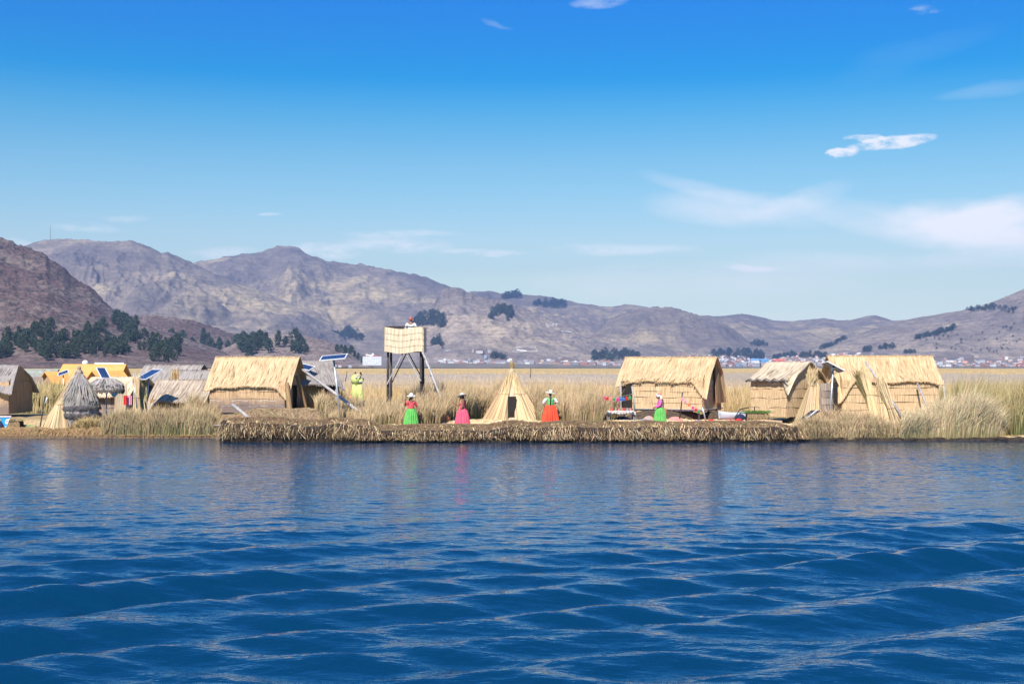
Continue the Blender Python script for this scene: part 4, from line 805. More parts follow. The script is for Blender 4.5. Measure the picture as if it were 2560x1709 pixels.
for x in(-hx-.05,hx+.05): MB().tube([(x,-.22,bz+bh_+.02),(x,1.86,bz+bh_+.02)],.035,7).build('rail',M_darkwood,e)
# ladder
e=empty('ladder',P(1124,1050,66.5)); tag(e,'grey wooden ladder leaning against the watch tower','ladder')
T=P(1056,878,67.9)-e.location
for dy in(-.16,.16): MB().tube([(0,dy*1.3,0),(T.x*.5+.02,T.y*.5+dy*1.2,T.z*.5),(T.x,T.y+dy,T.z)],[.07,.065,.055],8).build('rail',M_wood,e,True)
for k in range(1,8):
    t=k/8+.02; q=T*t; MB().tube([(q.x-.06,q.y-.30,q.z+.0),(q.x+.03,q.y+.28,q.z+.02)],.035,7).build('rung',M_darkwood,e)
# yellow puma figure
Yc=71.5; zb=.6; e=empty('puma_figure',(PX(893,Yc),Yc,zb)); tag(e,'yellow-green woven reed puma figure standing in the reeds','puma figure')
M_lime=reedmat('lime_reed_weave',(.62,.68,.24),(.40,.46,.14),streak=7,kind='Object',amt=.5); M_blk=simple('black_paint',(.02,.02,.02),bmp=0); M_gr=simple('grey_cloth_band',(.30,.32,.30),bmp=0); M_beige=simple('beige_fur',(.60,.50,.30),bmp=0)
hc=Vector((-.06,0,2.16))
def hs(p):
    return p
b=MB(); b.ball(hc,(.31,.29,.31),20,14); b.ball(hc+Vector((.24,-.06,-.08)),(.18,.17,.13),14,10); b.ball(hc+Vector((.20,-.06,-.20)),(.17,.14,.06),12,8); hd=b.build('head',M_lime,e,True)
b=MB(); b.ball(hc+Vector((.10,-.10,.20)),(.20,.17,.12),14,8); b.build('brow',M_beige,hd,True)
for x,mm_ in((-.06,0),(.24,1)):
    b=MB(); b.add([hc+Vector(v) for v in((x-.08,0,.24),(x+.10,0,.24),(x+.02,0,.46),(x,.10,.26),(x,-.06,.26))],[(0,4,2),(4,1,2),(1,3,2),(3,0,2),(0,3,1,4)]); b.build('ear',M_blk,hd)
for x,y in((.03,-.285),(.20,-.23)):
    b=MB(); b.ball(hc+Vector((x,y,.10)),.055,10,7); ey=b.build('eye',M_white,hd,True); MB().ball(hc+Vector((x+.02,y-.045,.10)),.025,8,6).build('pupil',M_blk,ey)
b=MB(); b.ball(hc+Vector((.41,-.08,.02)),(.05,.06,.045),10,7); b.build('nose',M_blk,hd,True)
b=MB(); b.box(hc+Vector((.27,-.19,-.14)),(.26,.10,.05)); mo=b.build('mouth',M_blk,hd)
for k in range(4): MB().box(hc+Vector((.20+k*.055,-.25,-.13)),(.03,.02,.045)).build('tooth',M_white,mo)
b=MB(); b.tube([(hc.x+.22*math.cos(t),.20*math.sin(t),1.84+.02*math.cos(t)) for t in np.linspace(0,6.283,17)],.035,6,cap=False); b.build('collar',M_gr,e)
for x in(-.12,.18): MB().tube([(x*.7-.03,-.06,1.86),(x*1.0,-.10,1.3),(x*1.9+.02,-.14,.5),(x*2.1,-.14,-.1)],[.17,.18,.15,.13],14).build('leg',M_lime,e,True)
MB().tube([(-.02,.1,1.82),(-.12,.5,1.3),(-.3,1.2,1.1)],[.2,.3,.3],14).build('body',M_lime,e,True)
MB().tube([(-.24,.0,1.30),(-.36,-.02,1.16),(-.50,.0,1.02),(-.6,.05,.8)],[.06,.12,.10,.04],8).build('cloth',simple('coral_cloth',(.75,.22,.14),bmp=0),e,True)
# ---------------------------------------------------------------- stall goods
def cloth(name,quad,mat,label,cat='cloth',Y0=None,dz=.03,n=10,wr=.03,seed=0):
    """flat cloth on the ground; quad = photo corners, near-left, near-right, far-right, far-left"""
    g=.60; pts=[]
    for (px,py) in quad:
        Y=(CH-g)*F/(py-HZ); pts.append(Vector((PX(px,Y),Y,g)))
    c=sum(pts,Vector())/4; 
    def f(u,v):
        p=(pts[0]*(1-u)+pts[1]*u)*(1-v)+(pts[3]*(1-u)+pts[2]*u)*v
        z=gzf(p.x,p.y)+dz+wr*(math.sin(u*11+seed)+math.sin(v*7+u*5+seed*2))*.5+.5*wr
        return Vector((p.x+.04*math.sin(v*9+seed),p.y+.05*math.sin(u*13+seed),z))-c
    return tag(MB().sheet(f,n*2,n,.02,lambda u,v:(u,v)).build(name,mat,None,False,loc=c),label,cat)
def cm(name,c,c2=None): return simple(name,c,c2 or tuple(x*.7 for x in c),6,rough=.9,bmp=.2)
M_gt=cm('grey_tarpaulin',(.30,.31,.38),(.22,.23,.30)); M_coral=cm('coral_blanket_cloth',(.78,.22,.19),(.70,.30,.26)); M_mag=cm('magenta_blanket_cloth',(.75,.06,.22),(.6,.05,.3)); M_org=cm('orange_cloth',(.80,.22,.08)); M_red=cm('red_cloth',(.72,.03,.03)); M_pnk=cm('pink_cloth',(.80,.25,.42),(.62,.35,.42)); M_navy=cm('navy_cloth',(.02,.03,.08)); M_grn=cm('green_cloth',(.08,.35,.12)); M_blu=cm('blue_cloth',(.08,.2,.5)); M_cloth=simple('white_tablecloth',(.70,.64,.58),(.62,.55,.50),3,bmp=.2)
cloth('tarpaulin',[(1578,1060),(1652,1062),(1625,1047),(1572,1047)],M_gt,'grey tarpaulin spread on the straw left of the woman in green skirt','tarpaulin',wr=.09,seed=1)
cloth('blanket',[(1722,1061),(1802,1060),(1780,1050),(1715,1052)],M_coral,'coral blanket at the front left of the stall','blanket',seed=2,wr=.06)
cloth('blanket',[(1790,1057),(1880,1056),(1866,1046),(1778,1048)],M_coral,'long coral striped blanket at the right of the stall','blanket',seed=3,wr=.08)
cloth('blanket',[(1676,1050),(1728,1050),(1722,1043),(1674,1043)],M_mag,'magenta woven blanket behind the stall front','blanket',seed=4,wr=.08)
cloth('blanket',[(1640,1054),(1676,1054),(1676,1046),(1640,1046)],M_org,'faded orange mat beside the woman in green skirt','blanket',seed=5)
cloth('blanket',[(1205,1052),(1330,1052),(1328,1046),(1208,1046)],M_pnk,'pink patterned souvenir blanket before the reed cone hut','blanket',seed=6)
cloth('blanket',[(1093,1056),(1123,1056),(1123,1050),(1096,1050)],M_navy,'small dark blanket on the straw left of the ladder foot','blanket',seed=7)
def bundle(name,px,py,Y,r,mat,label,cat='cloth bundle',seed=0,zb=None):
    X=PX(px,Y); z=(gzf(X,Y) if zb is None else zb); b=MB(); b.lathe([(.9,0),(1,.25),(.85,.6),(.5,.9),(.05,1)],n=14,fn=lambda a,t:1+.14*math.sin(a*3+seed)+.08*math.sin(a*7+seed*2)); o=b.build(name,mat,None,True,loc=(X,Y,z)); o.scale=r; return tag(o,label,cat)
bundle('cloth_bundle',1115,1040,65.2,(.20,.16,.42),M_org,'orange cloth bundle at the foot of the ladder',seed=1)
bundle('cloth_bundle',1777,1047,65.0,(.20,.15,.22),M_red,'bright red cloth heap on the coral blanket',seed=2)
bundle('cloth_bundle',1688,1044,66.4,(.42,.2,.30),M_coral,'salmon cloth heap beside the dark stake',seed=3)
bundle('clay_pot',1622,1042,66.2,(.32,.26,.36),simple('clay_and_grey_cloth',(.55,.28,.17),(.36,.30,.28),2.5,bmp=.3),'round orange and grey pot bundle left of the woman in green skirt','pot',seed=4)
bundle('cloth_bundle',1747,1050,64.6,(.34,.2,.17),cm('slate_cloth',(.22,.26,.30)),'slate grey cloth heap at the short pale stake',seed=5)
bundle('cloth_bundle',1663,1030,67.0,(.12,.1,.32),simple('clay_brown',(.42,.18,.09),bmp=0),'brown bundle beside the woman in green skirt',seed=6,zb=1.0)
bundle('cloth_bundle',1851,1044,66.4,(.26,.2,.42),M_navy,'dark blue clothes piled against the grey boat',seed=7)
bundle('cloth_bundle',1846,1050,65.6,(.22,.15,.24),M_red,'red and white clothes below the dark blue pile',seed=8)
bundle('black_sack',883,1038,64.6,(.26,.2,.26),simple('black_plastic',(.015,.015,.018),bmp=0,rough=.4),'black plastic sack on the straw left of the tower','sack',seed=9)
# white table
def table(name,px,Y,L,W,h,label,clothmat,drop=.3,back=True,zoff=0):
    X=PX(px,Y); z=gzf(X,Y); e=empty(name,(X,Y,z+zoff)); tag(e,label,'table')
    MB().box((0,W/2,h-.02),(L-.06,W-.06,.04)).build('tabletop',M_wood,e)
    for x in(-L/2+.08,L/2-.08):
        for y in(.06,W-.06): MB().tube([(x,y,-.03),(x,y,h-.04)],.03,7).build('leg',M_wood,e)
    def f(u,v):
        x=(u-.5)*L*1.02; 
        if v<.35: t=v/.35; return (x,-.02-.02*math.sin(u*30)*(1-t),h-drop*(1-t)*(1+.2*math.cos(u*12.6))+.012)
        return (x,-.02+(W+.04)*(v-.35)/.65,h+.012)
    tc=MB().sheet(f,30,14,.012).build('tablecloth',clothmat,None,loc=e.location); tag(tc,'pale cloth draped over the '+label,'tablecloth')
    for s_ in(-1,1): MB().sheet(lambda u,v:(s_*(L*.51+.01*math.sin(u*20)),(W+.02)*u,h+.01-(h-.05)*v),8,4,.012).build('side_drop',clothmat,tc)
    return e
table('market_table',1554,66.6,1.46,.8,.56,'low market table at the left of the stall',M_cloth,drop=.16)
rg3=random.Random(4)
for k in range(9):
    x=PX(1525+k*7.5,66.9); o=MB().lathe([(.04,0),(.05,.04),(.02,.08),(.035,.11),(.005,.14)],n=8).build('clay_souvenir',[M_org,M_red,M_wood,M_coral][k%4],None,True,loc=(x,66.8+.5*rg3.random(),gzf(x,66.9)+.58)); tag(o,['small orange','small red','small grey','small coral'][k%4]+' clay souvenir on the low white market table','souvenir','souvenirs on the market table')
bundle('dark_cloth',1558,1052,66.9,(.5,.25,.26),M_navy,'dark blue cloth stored under the market table',seed=11)
table('market_table',302,65.8,.9,.5,.62,'small white table beside the thatched parasol',M_white,drop=.15)
for k in range(7):
    x=PX(288+k*5,66.0); o=MB().ball((0,0,.05),(.06,.05,.07),8,6).build('souvenir',[M_pnk,M_red,M_white][k%3],None,True,loc=(x,66.0+.2*rg3.random(),gzf(x,66.0)+.64)); tag(o,['pink','red','white'][k%3]+' trinket on the table beside the thatched parasol','souvenir','trinkets on the left table')
# hanging lines
def hangline(a,b,Y,items,label,sag=.08,s=1):
    A=P(a[0],a[1],Y);B=P(b[0],b[1],Y); o=MB().tube([(0,0,0),tuple((B-A)*.25+Vector((0,0,-sag*.75))),tuple((B-A)*.5+Vector((0,0,-sag))),tuple((B-A)*.75+Vector((0,0,-sag*.75))),tuple(B-A)],.008,5).build('line',M_wood,None,loc=A); o.name='hanging_line'; tag(o,label,'line')
    for t,mt,c in items:
        q=A+(B-A)*t+Vector((0,-.02,-sag*4*t*(1-t))); b_=MB(); b_.tube([(0,0,0),(0,0,-.08*s)],.006,4)
        b_.ball((0,0,-.14*s),(.085*s,.05*s,.07*s),9,6); b_.tube([(-.05*s,0,-.17*s),(-.055*s,0,-.30*s)],[.03*s,.01],5); b_.tube([(.05*s,0,-.17*s),(.055*s,0,-.28*s)],[.03*s,.01],5); b_.box((0,0,-.20*s),(.16*s,.02,.10*s))
        tag(b_.build('woven_hanging',mt,None,loc=q),f'{c} woven hanging on the {label}','hanging','woven hangings of the stall')
hangline((1506,985),(1582,984),65.75,[(.06,M_mag,'first magenta'),(.16,M_red,'first red'),(.28,M_coral,'first coral'),(.38,M_grn,'green'),(.50,M_mag,'second magenta'),(.60,M_blu,'left blue'),(.69,M_blu,'right blue'),(.80,M_red,'second red'),(.90,M_grn,'right-hand green')],'line between the two stakes',sag=.12,s=.95)
hangline((1705,990),(1757,1028),64.6,[(.02,M_pnk,'pink'),(.14,M_pnk,'second pink'),(.34,M_org,'orange'),(.52,M_mag,'magenta'),(.66,M_red,'red'),(.80,M_grn,'green')],'slanting line of the stall',sag=.05,s=.8)
# boat
Yc=67.8; X=PX(1842,Yc); e=empty('small_boat',(X,Yc,gzf(X,Yc)),R(14)); tag(e,'pale grey boat hull pulled up behind the stall','boat')
def hullf(u,v):
    x=(u-.5)*2.0; w=.42*(1-(abs(u-.5)*2)**3.2*.8); a=(v-.5)*math.pi; return (x,w*math.sin(a),.45-.42*math.cos(a)**.7+.10*(abs(u-.5)*2)**2)
M_boat=simple('pale_grey_boat_paint',(.52,.56,.60),(.42,.46,.5),3,bmp=0)
MB().sheet(hullf,18,12,.03).build('hull',M_boat,e,True); MB().box((-.3,0,.42),(.22,.7,.03)).build('thwart',M_wood,e); MB().box((.4,0,.42),(.22,.7,.03)).build('thwart',M_wood,e)
pole('metal_frame',(1835,1046),(1850,1022),66.9,67.2,.03,M_darkwood,'dark slanting frame bar against the grey boat','bar')
pole('metal_frame',(1850,1023),(1872,1018),67.2,67.2,.03,M_darkwood,'dark level frame bar above the grey boat','bar')
# root block with grass top and reed boat models
def block(px,Y,L,D,h,label,grass,seed):
    X=PX(px,Y); e=empty('root_block',(X,Y,gzf(X,Y)-.03)); tag(e,label,'root block')
    MB().lathe([(.97,0),(1,.4),(.96,.9),(.85,1)],n=20,fn=lambda a,t:1/max(abs(math.cos(a)),abs(math.sin(a)))**.72*(1+.05*math.sin(a*9+seed+t*5)),capt=True).build('block',M_peat,e).scale=(L/2,D/2,h)
    rg=np.random.default_rng(seed); n=900; a=rg.random(n)*6.28; r=np.sqrt(rg.random(n)); px_=np.cos(a)*r*L*.46; py_=np.sin(a)*r*D*.46
    P0=np.stack([px_,py_,np.full(n,h-.02)],-1); d=np.stack([px_*.12+.05*rg.normal(size=n),py_*.15-.03,.04+.10*rg.random(n)],-1); P1=P0+d; P2=P1+d*[1.2,1.2,-.9]
    straws('grass_top',P0,P1,P2,np.full(n,.022),cvar(grass,n,rg,.25),None,parent=e); n=260; x=rg.uniform(-.5,.5,n)*L; P0=np.stack([x,np.full(n,-D*.5-.02),h-.03-.1*rg.random(n)],-1); P2=P0+np.stack([.05*rg.normal(size=n),-.06*rg.random(n),-.1-.3*rg.random(n)],-1); straws('root_fringe',P0,(P0+P2)/2-[0,.03,0],P2,np.full(n,.018),cvar((.28,.19,.1),n,rg,.3),None,parent=e); return e
block(1893,64.8,1.15,.7,.58,'dark cut root block with green grass on top, right of the stall',(.10,.17,.04),5)
block(35,65.2,.85,.7,.5,'dark root block with dry grass behind the blue sign',(.34,.26,.12),6)
def reedboat(px,Y,z,s,label,rz):
    e=empty('reed_boat_model',(PX(px,Y),Y,z),rz); tag(e,label,'reed boat model')
    for sy in(-.06,.06): MB().tube([(-.36*s,0,.26*s),(-.27*s,sy*.6*s,.09*s),(0,sy*s,.045*s),(.27*s,sy*.6*s,.09*s),(.36*s,0,.26*s)],[.015*s,.05*s,.065*s,.05*s,.015*s],8).build('hull_roll',M_bundle,e,True)
    return e
rb=reedboat(1886,64.8,1.15,.75,'left toy reed boat on the grassy root block',.1); MB().tube([(0,0,.05),(0,0,.30)],.03,6).build('mast_figure',M_darkwood,rb)
rb=reedboat(1908,64.9,1.15,.8,'right toy reed boat with a mat sail on the root block',-.2); MB().sheet(lambda u,v:(-.16+.3*u,.02,.08+.30*v),3,3,.02).build('sail',M_straw,rb)
o=MB().tube([(-.85,0,.10),(0,.02,.13),(.85,0,.10)],[.14,.15,.13],12).build('mat_roll',simple('tan_mat_roll',(.60,.42,.24),(.5,.33,.18),9),None,True,loc=(PX(1911,62.3),62.3,gzf(PX(1911,62.3),62.3))); tag(o,'long tan roll of matting lying in front of the root block','mat roll')
o=MB().tube([(-.12,0,.06),(.12,.03,.06)],[.10,.10],10).build('blanket_roll',simple('brown_blanket',(.22,.08,.05),bmp=0),None,True,loc=(PX(1866,62.6),62.6,gzf(PX(1866,62.6),62.6)+.02)); tag(o,'small brown rolled blanket at the end of the coral blanket','blanket roll')
# leaning dark board by the sheaf
A=P(2011,1048,61.6);B=P(2039,1026,62.2); o=MB().bar((0,0,0),tuple(B-A),.5,.04).build('leaning_board',simple('dark_board',(.04,.045,.05),bmp=0),None,loc=A); tag(o,'dark board with a pale edge leaning at the foot of the tall sheaf','board'); MB().bar((0,-.27,.03),tuple(B-A+Vector((0,-.27,.03))),.05,.05).build('edge_strip',M_white,o)
# left shore things
Yc=64.0; X=PX(13,Yc); e=empty('triangular_sign',(X,Yc,gzf(X,Yc)+.02)); tag(e,'blue and white triangular pennant sign at the left edge','sign')
b=MB(); b.add([(-.29,0,.66),(.29,0,.66),(.02,0,.06),(-.29,.03,.66),(.29,.03,.66),(.02,.03,.06)],[(0,2,1),(3,4,5),(0,1,4,3),(1,2,5,4),(2,0,3,5)]); b.build('board',simple('sky_blue_sign_paint',(.02,.33,.66),(.015,.28,.6),3,bmp=0),e)
MB().box((0,.0,.69),(.62,.05,.08)).build('top_strip',simple('pale_pink_strip',(.75,.62,.62),bmp=0),e)
b=MB(); b.add([(-.02,-.006,.40),(.06,-.006,.56),(.15,-.006,.56),(.21,-.006,.60),(.22,-.006,.5),(.16,-.006,.40),(.10,-.006,.33),(.03,-.006,.30)],[(7,6,5,4,3,2,1,0)]); b.add([(-.03,-.006,.20),(.07,-.006,.20),(.05,-.006,.16),(-.01,-.006,.16)],[(3,2,1,0)]); b.add([(.03,-.006,.12),(.05,-.006,.14),(.27,-.006,.62),(.24,-.006,.62)],[(0,1,2,3)]); b.build('white_mark',M_white,e)
MB().add([(.05,-.010,.44),(.10,-.010,.50),(.12,-.010,.46),(.08,-.010,.40)],[(3,2,1,0)]).build('dark_mark',M_blk,e)
MB().tube([(.02,.02,-.1),(.02,.02,.1)],.03,6).build('post',M_wood,e)
bundle('navy_cloth',2,1052,64.3,(.24,.2,.5),M_navy,'dark blue cloth pile left of the triangular sign',seed=12)
bundle('bag',55,1056,64.6,(.17,.12,.14),M_white,'white and blue bag on the straw of the left shore','bag',seed=13); bundle('bag',68,1056,64.9,(.10,.1,.10),cm('pale_blue_bag',(.4,.5,.6)),'small pale blue bag right of the white one','bag',seed=14)
M_grr=simple('green_rush_roll',(.20,.30,.10),(.34,.38,.18),6)
for k,(px,py_,Y_,r_,L_) in enumerate([(76,1050,65.3,.12,.5),(88,1052,64.9,.10,.4),(82,1046,65.8,.09,.6)]):
    o=MB().tube([(-L_,.3,r_),(0,0,r_)],[r_,r_],12).build('green_rush_roll',M_grr,None,True,loc=(PX(px,Y_),Y_,gzf(PX(px,Y_),Y_)+.02)); tag(o,['larger green rush roll with an open end on the left shore','smaller green rush roll nearest the golden sheaf','thin green rush roll lying behind the two others'][k],'rush roll')
# textiles in the shade by the left hut
for k,(px,py_,mt,c) in enumerate([(309,1000,M_red,'dark red'),(315,1005,M_navy,'dark blue'),(319,1000,M_pnk,'pink')]):
    A=P(px,py_,68.5); o=MB().sheet(lambda u,v:(.22*u,.03*math.sin(u*9),-.5*v),5,4,.015).build('hanging_textile',mt,None,loc=A+Vector((0,0,.25))); tag(o,c+' textile hanging in the shade beside the leaning mat','textile')
# ---------------------------------------------------------------- people
M_skin=simple('brown_skin',(.26,.115,.06),(.22,.095,.05),6,rough=.5,bmp=0); M_hair=simple('black_hair',(.012,.010,.010),(.02,.016,.014),20,rough=.4,bmp=.2)
def skinmesh(nodes,edges,sub=2):
    """nodes: name->(co,radius); edges list; disconnected chains each get a root"""
    names=list(nodes); ix={n:i for i,n in enumerate(names)}
    me=bpy.data.meshes.new('s'); me.from_pydata([nodes[n][0] for n in names],[(ix[a],ix[b]) for a,b in edges],[]); o=bpy.data.objects.new('s',me); C.objects.link(o)
    md=o.modifiers.new('k','SKIN'); md.use_smooth_shade=True; md.branch_smoothing=.4
    sv=me.skin_vertices[0].data
    seen=set(); adj={}
    for a,b in edges: adj.setdefault(ix[a],[]).append(ix[b]); adj.setdefault(ix[b],[]).append(ix[a])
    for i,n in enumerate(names):
        r=nodes[n][1]; sv[i].radius=(r,r) if not hasattr(r,'__len__') else r
        if i not in seen:
            sv[i].use_root=True; st=[i]
            while st:
                q=st.pop(); 
                if q in seen: continue
                seen.add(q); st+=adj.get(q,[])
        else: sv[i].use_root=False
    s=o.modifiers.new('u','SUBSURF'); s.levels=sub; s.render_levels=sub
    dg=bpy.context.evaluated_depsgraph_get(); m=bpy.data.meshes.new_from_object(o.evaluated_get(dg)); bpy.data.objects.remove(o); return m
def V3(*a): return Vector(a)
def person(name_lbl,px,Y,z,face,k,arms,top_mat,skirt_mat,sleeve='short',sleeve_mat=None,skirt=(.20,.40,.10),hat=None,braid=None,leg_mat=None,headtilt=0,vest=None,legs=True,seed=0,body_w=1.0):
    e=empty('person',(PX(px,Y),Y,z),R(face)); tag(e,name_lbl,'person')
    sc=k/1.55
    def q(v): return tuple(Vector(v)*sc)
    hb=V3(0,-.015-.10*headtilt,1.475-.03*headtilt)
    nd={'pel':((0,0,.88),(.15*body_w,.115)),'wai':((0,0,1.0),(.135*body_w,.10)),'che':((0,0,1.13),(.15*body_w,.11)),'uch':((0,.005,1.24),(.125*body_w,.085)),'nek':((0,0-.02*headtilt,1.33),(.05,.05)),'hb':(tuple(hb-V3(0,0,.07)),(.055,.06))}
    ed=[('pel','wai'),('wai','che'),('che','uch'),('uch','nek'),('nek','hb')]
    for s,sd_ in((-1,'R'),(1,'L')):
        el,wr,hd=arms[sd_]; nd['sh'+sd_]=((s*.165*body_w,.005,1.255),.055); nd['ua'+sd_]=(tuple((V3(s*.175*body_w,0,1.23)*.45+V3(*el)*.55)),.046); nd['el'+sd_]=(el,.040); nd['fa'+sd_]=(tuple(V3(*el)*.5+V3(*wr)*.5),.036); nd['wr'+sd_]=(wr,.024)
        hdv=(V3(*hd)).normalized(); pal=V3(*wr)+hdv*.045; nd['pa'+sd_]=(tuple(pal),(.036,.018))
        ed+=[('uch','sh'+sd_),('sh'+sd_,'ua'+sd_),('ua'+sd_,'el'+sd_),('el'+sd_,'fa'+sd_),('fa'+sd_,'wr'+sd_),('wr'+sd_,'pa'+sd_)]
        lat=hdv.cross(V3(0,1,0) if abs(hdv.y)<.8 else V3(0,0,1)).normalized(); nor=hdv.cross(lat).normalized()
        for f,(off,ln) in enumerate(((-.027,.070),(-.009,.080),(.009,.076),(.027,.060))):
            a=pal+lat*off+hdv*.012; b=a+hdv*ln*.5+lat*off*.25; c=b+hdv*ln*.45+nor*.018+lat*off*.15
            nd[f'f{sd_}{f}a']=(tuple(a),.010); nd[f'f{sd_}{f}b']=(tuple(b),.009); nd[f'f{sd_}{f}c']=(tuple(c),.0075); ed+=[(f'f{sd_}{f}a',f'f{sd_}{f}b'),(f'f{sd_}{f}b',f'f{sd_}{f}c')]
        a=pal-lat*.024*s-hdv*.02; b=a-lat*.03*s+hdv*.025+nor*.006; c=b+hdv*.026-lat*.008*s
        nd[f't{sd_}a']=(tuple(a),.012); nd[f't{sd_}b']=(tuple(b),.010); nd[f't{sd_}c']=(tuple(c),.008); ed+=[(f't{sd_}a',f't{sd_}b'),(f't{sd_}b',f't{sd_}c')]
        nd['hi'+sd_]=((s*.085,0,.80),.085); nd['kn'+sd_]=((s*.09,-.015,.46),.056); nd['ca'+sd_]=((s*.09,.015,.30),.048); nd['an'+sd_]=((s*.09,.01,.09),.034); nd['to'+sd_]=((s*.095,-.12,.035),.030)
        ed+=[('pel','hi'+sd_),('hi'+sd_,'kn'+sd_),('kn'+sd_,'ca'+sd_),('ca'+sd_,'an'+sd_),('an'+sd_,'to'+sd_)]
    nd={a:(q(c),tuple(x*sc for x in r) if hasattr(r,'__len__') else r*sc) for a,(c,r) in nd.items()}
    m=skinmesh(nd,ed); vs=[tuple(v.co) for v in m.vertices]; fs=[tuple(p.vertices) for p in m.polygons]
    b=MB(); b.v=vs; b.f=fs; b.uv=[[(0,0)]*len(f) for f in fs]
    hc=Vector(q(hb)); s_=sc; Mt=Matrix.Rotation(R(-18*headtilt),3,'X')
    def H(v): return hc+Mt@(Vector(v)*s_)
    b.ball(hc,(.073*s_,.088*s_,.105*s_),16,12,Mt); b.ball(H((0,-.07,-.045)),(.045*s_,.035*s_,.045*s_),10,7)   # skull, jaw
    b.ball(H((0,-.095,-.012)),(.014*s_,.020*s_,.024*s_),8,6)      # nose
    for s in(-1,1): b.ball(H((s*.074,.005,-.01)),(.012*s_,.022*s_,.03*s_),8,6); b.ball(H((s*.04,-.066,-.03)),(.026*s_,.02*s_,.024*s_),8,6)
    b.ball(H((0,-.096,-.052)),(.024*s_,.008*s_,.008*s_),8,5)      # lips
    body=b.build('body',M_skin,e,True)
    for s in(-1,1): MB().ball(H((s*.030,-.080,.012)),(.012*s_,.008*s_,.007*s_),8,6).build('eye',M_blk,body,True)
    MB().ball(H((0,.018,.018)),(.080*s_,.088*s_,.105*s_),16,11,Mt).build('hair',M_hair,e,True)
    # blouse
    t={n:nd[n] for n in('pel','wai','che','uch')}; t={n:(c,(r[0]+.022,r[1]+.022)) for n,(c,r) in t.items()}; t['col']=(q((0,0,1.30)),.062*sc); te=[('pel','wai'),('wai','che'),('che','uch'),('uch','col')]
    t['pel']=(q((0,0,.87)),t['wai'][1])
    for sd_ in'RL':
        t['sh'+sd_]=(nd['sh'+sd_][0],.072*sc); te.append(('uch','sh'+sd_))
        if sleeve!='none':
            t['ua'+sd_]=(nd['ua'+sd_][0],.072*sc); t['el'+sd_]=(nd['el'+sd_][0],.066*sc); te+=[('sh'+sd_,'ua'+sd_),('ua'+sd_,'el'+sd_)]
        if sleeve in('long','mid'):
            t['fa'+sd_]=(nd['fa'+sd_][0],.060*sc); te.append(('el'+sd_,'fa'+sd_))
        if sleeve=='long': t['wr'+sd_]=(tuple(Vector(nd['wr'+sd_][0])*.85+Vector(nd['fa'+sd_][0])*.15),.040*sc); te.append(('fa'+sd_,'wr'+sd_))
    bl=skinmesh(t,te); bl.materials.clear(); link('blouse',bl,top_mat,e)
    if sleeve_mat:
        for sd_ in'RL':
            t={a:(nd[a+sd_][0],r*sc) for a,r in(('sh',.078),('ua',.080),('el',.074),('fa',.066))}
            sm=skinmesh(t,[('sh','ua'),('ua','el'),('el','fa')]); link('sleeve',sm,sleeve_mat,e)
    # skirt
    w0,w1,hem=skirt; zs=[.905,.885,.85,.77,.62,.42,.25,hem+.02,hem]
    pr=[]
    for zz in zs:
        u=(.905-zz)/(.905-hem); pr.append(((w0*.86 if u==0 else w0+(w1-w0)*u**.55)*sc,zz*sc))
    def pl(a,t): return 1+(.03+.06*t)*math.sin(a*17+seed+.6*math.sin(a*3+seed))*min(1,t*3)+.03*t*math.sin(a*29+seed)+.04*t*math.sin(a*5+seed*2)
    sk_=MB(); sk_.lathe(pr[::-1],n=136,fn=lambda a,t:pl(a,1-t)*(1-.10*abs(math.sin(a)))); sk_.build('skirt',skirt_mat,e,False)
    MB().lathe([(.178*sc*body_w,.875*sc),(.183*sc*body_w,.915*sc),(.172*sc*body_w,.93*sc)],n=28,fn=lambda a,t:1-.16*abs(math.sin(a))).build('waistband',skirt_mat if vest is None else vest,e,True)
    for s in(-1,1):
        MB().ball(q((s*.09,-.055,.035)),(.045*sc,.115*sc,.045*sc),12,7).build('shoe',leg_mat or M_blk,e,True)
        if leg_mat: MB().tube([q((s*.09,-.01,.48)),q((s*.09,.01,.28)),q((s*.09,.01,.07))],[.066*sc,.06*sc,.045*sc],10).build('stocking',leg_mat,e,True)
    if hat:
        hm,cr,br,tx,ty=hat; M4=(Matrix.Translation(H((0,.01,.055)))@Matrix.Rotation(R(tx),4,'X')@Matrix.Rotation(R(ty),4,'Y'))
        h=MB(); h.lathe([(.03*sc,.0),(br*.6*sc,-.004),(br*sc,.012*sc),(br*1.0*sc,.018*sc),(br*.6*sc,.012*sc),(.098*sc,.012*sc),(.092*sc,.05*sc),(.080*sc,cr*.75*sc),(.05*sc,cr*sc),(.01,cr*1.02*sc)],n=24,fn=lambda a,t:1+(.04*math.sin(2*a+1) if .12<t<.5 else 0))
        ho_=h.build('hat',hm,e,True); ho_.matrix_local=M4
        MB().lathe([(.100*sc,.013*sc),(.099*sc,.04*sc)],n=20).build('hat_band',M_gr,ho_,True)
    if braid:
        for bx in braid: 
            pts=[H((bx,.08,-.03)),Vector(q((bx*1.0,.13,1.30))),Vector(q((bx*1.05,.155,1.15))),Vector(q((bx*.9,.15,1.0))),Vector(q((bx*.8,.165,.90)))]
            bb=MB(); rs=[.035,.034,.032,.030,.018]; bb.tube([p for p in pts],[r*sc for r in rs],8); bb.build('braid',M_hair,e,True)
    return e,H,sc,q
def bright(name,c,c2,scale=3,**k): return simple(name,c,c2,scale,rough=.85,bmp=.15,**k)
M_redtop=bright('coral_red_blouse',(.86,.115,.13),(.78,.09,.11)); M_gsk=bright('bright_green_skirt',(.16,.54,.12),(.11,.42,.08),4); M_pksk=bright('coral_pink_skirt',(.82,.12,.20),(.72,.09,.16),4); M_pktop=bright('coral_red_vest',(.85,.11,.17),(.78,.09,.14))
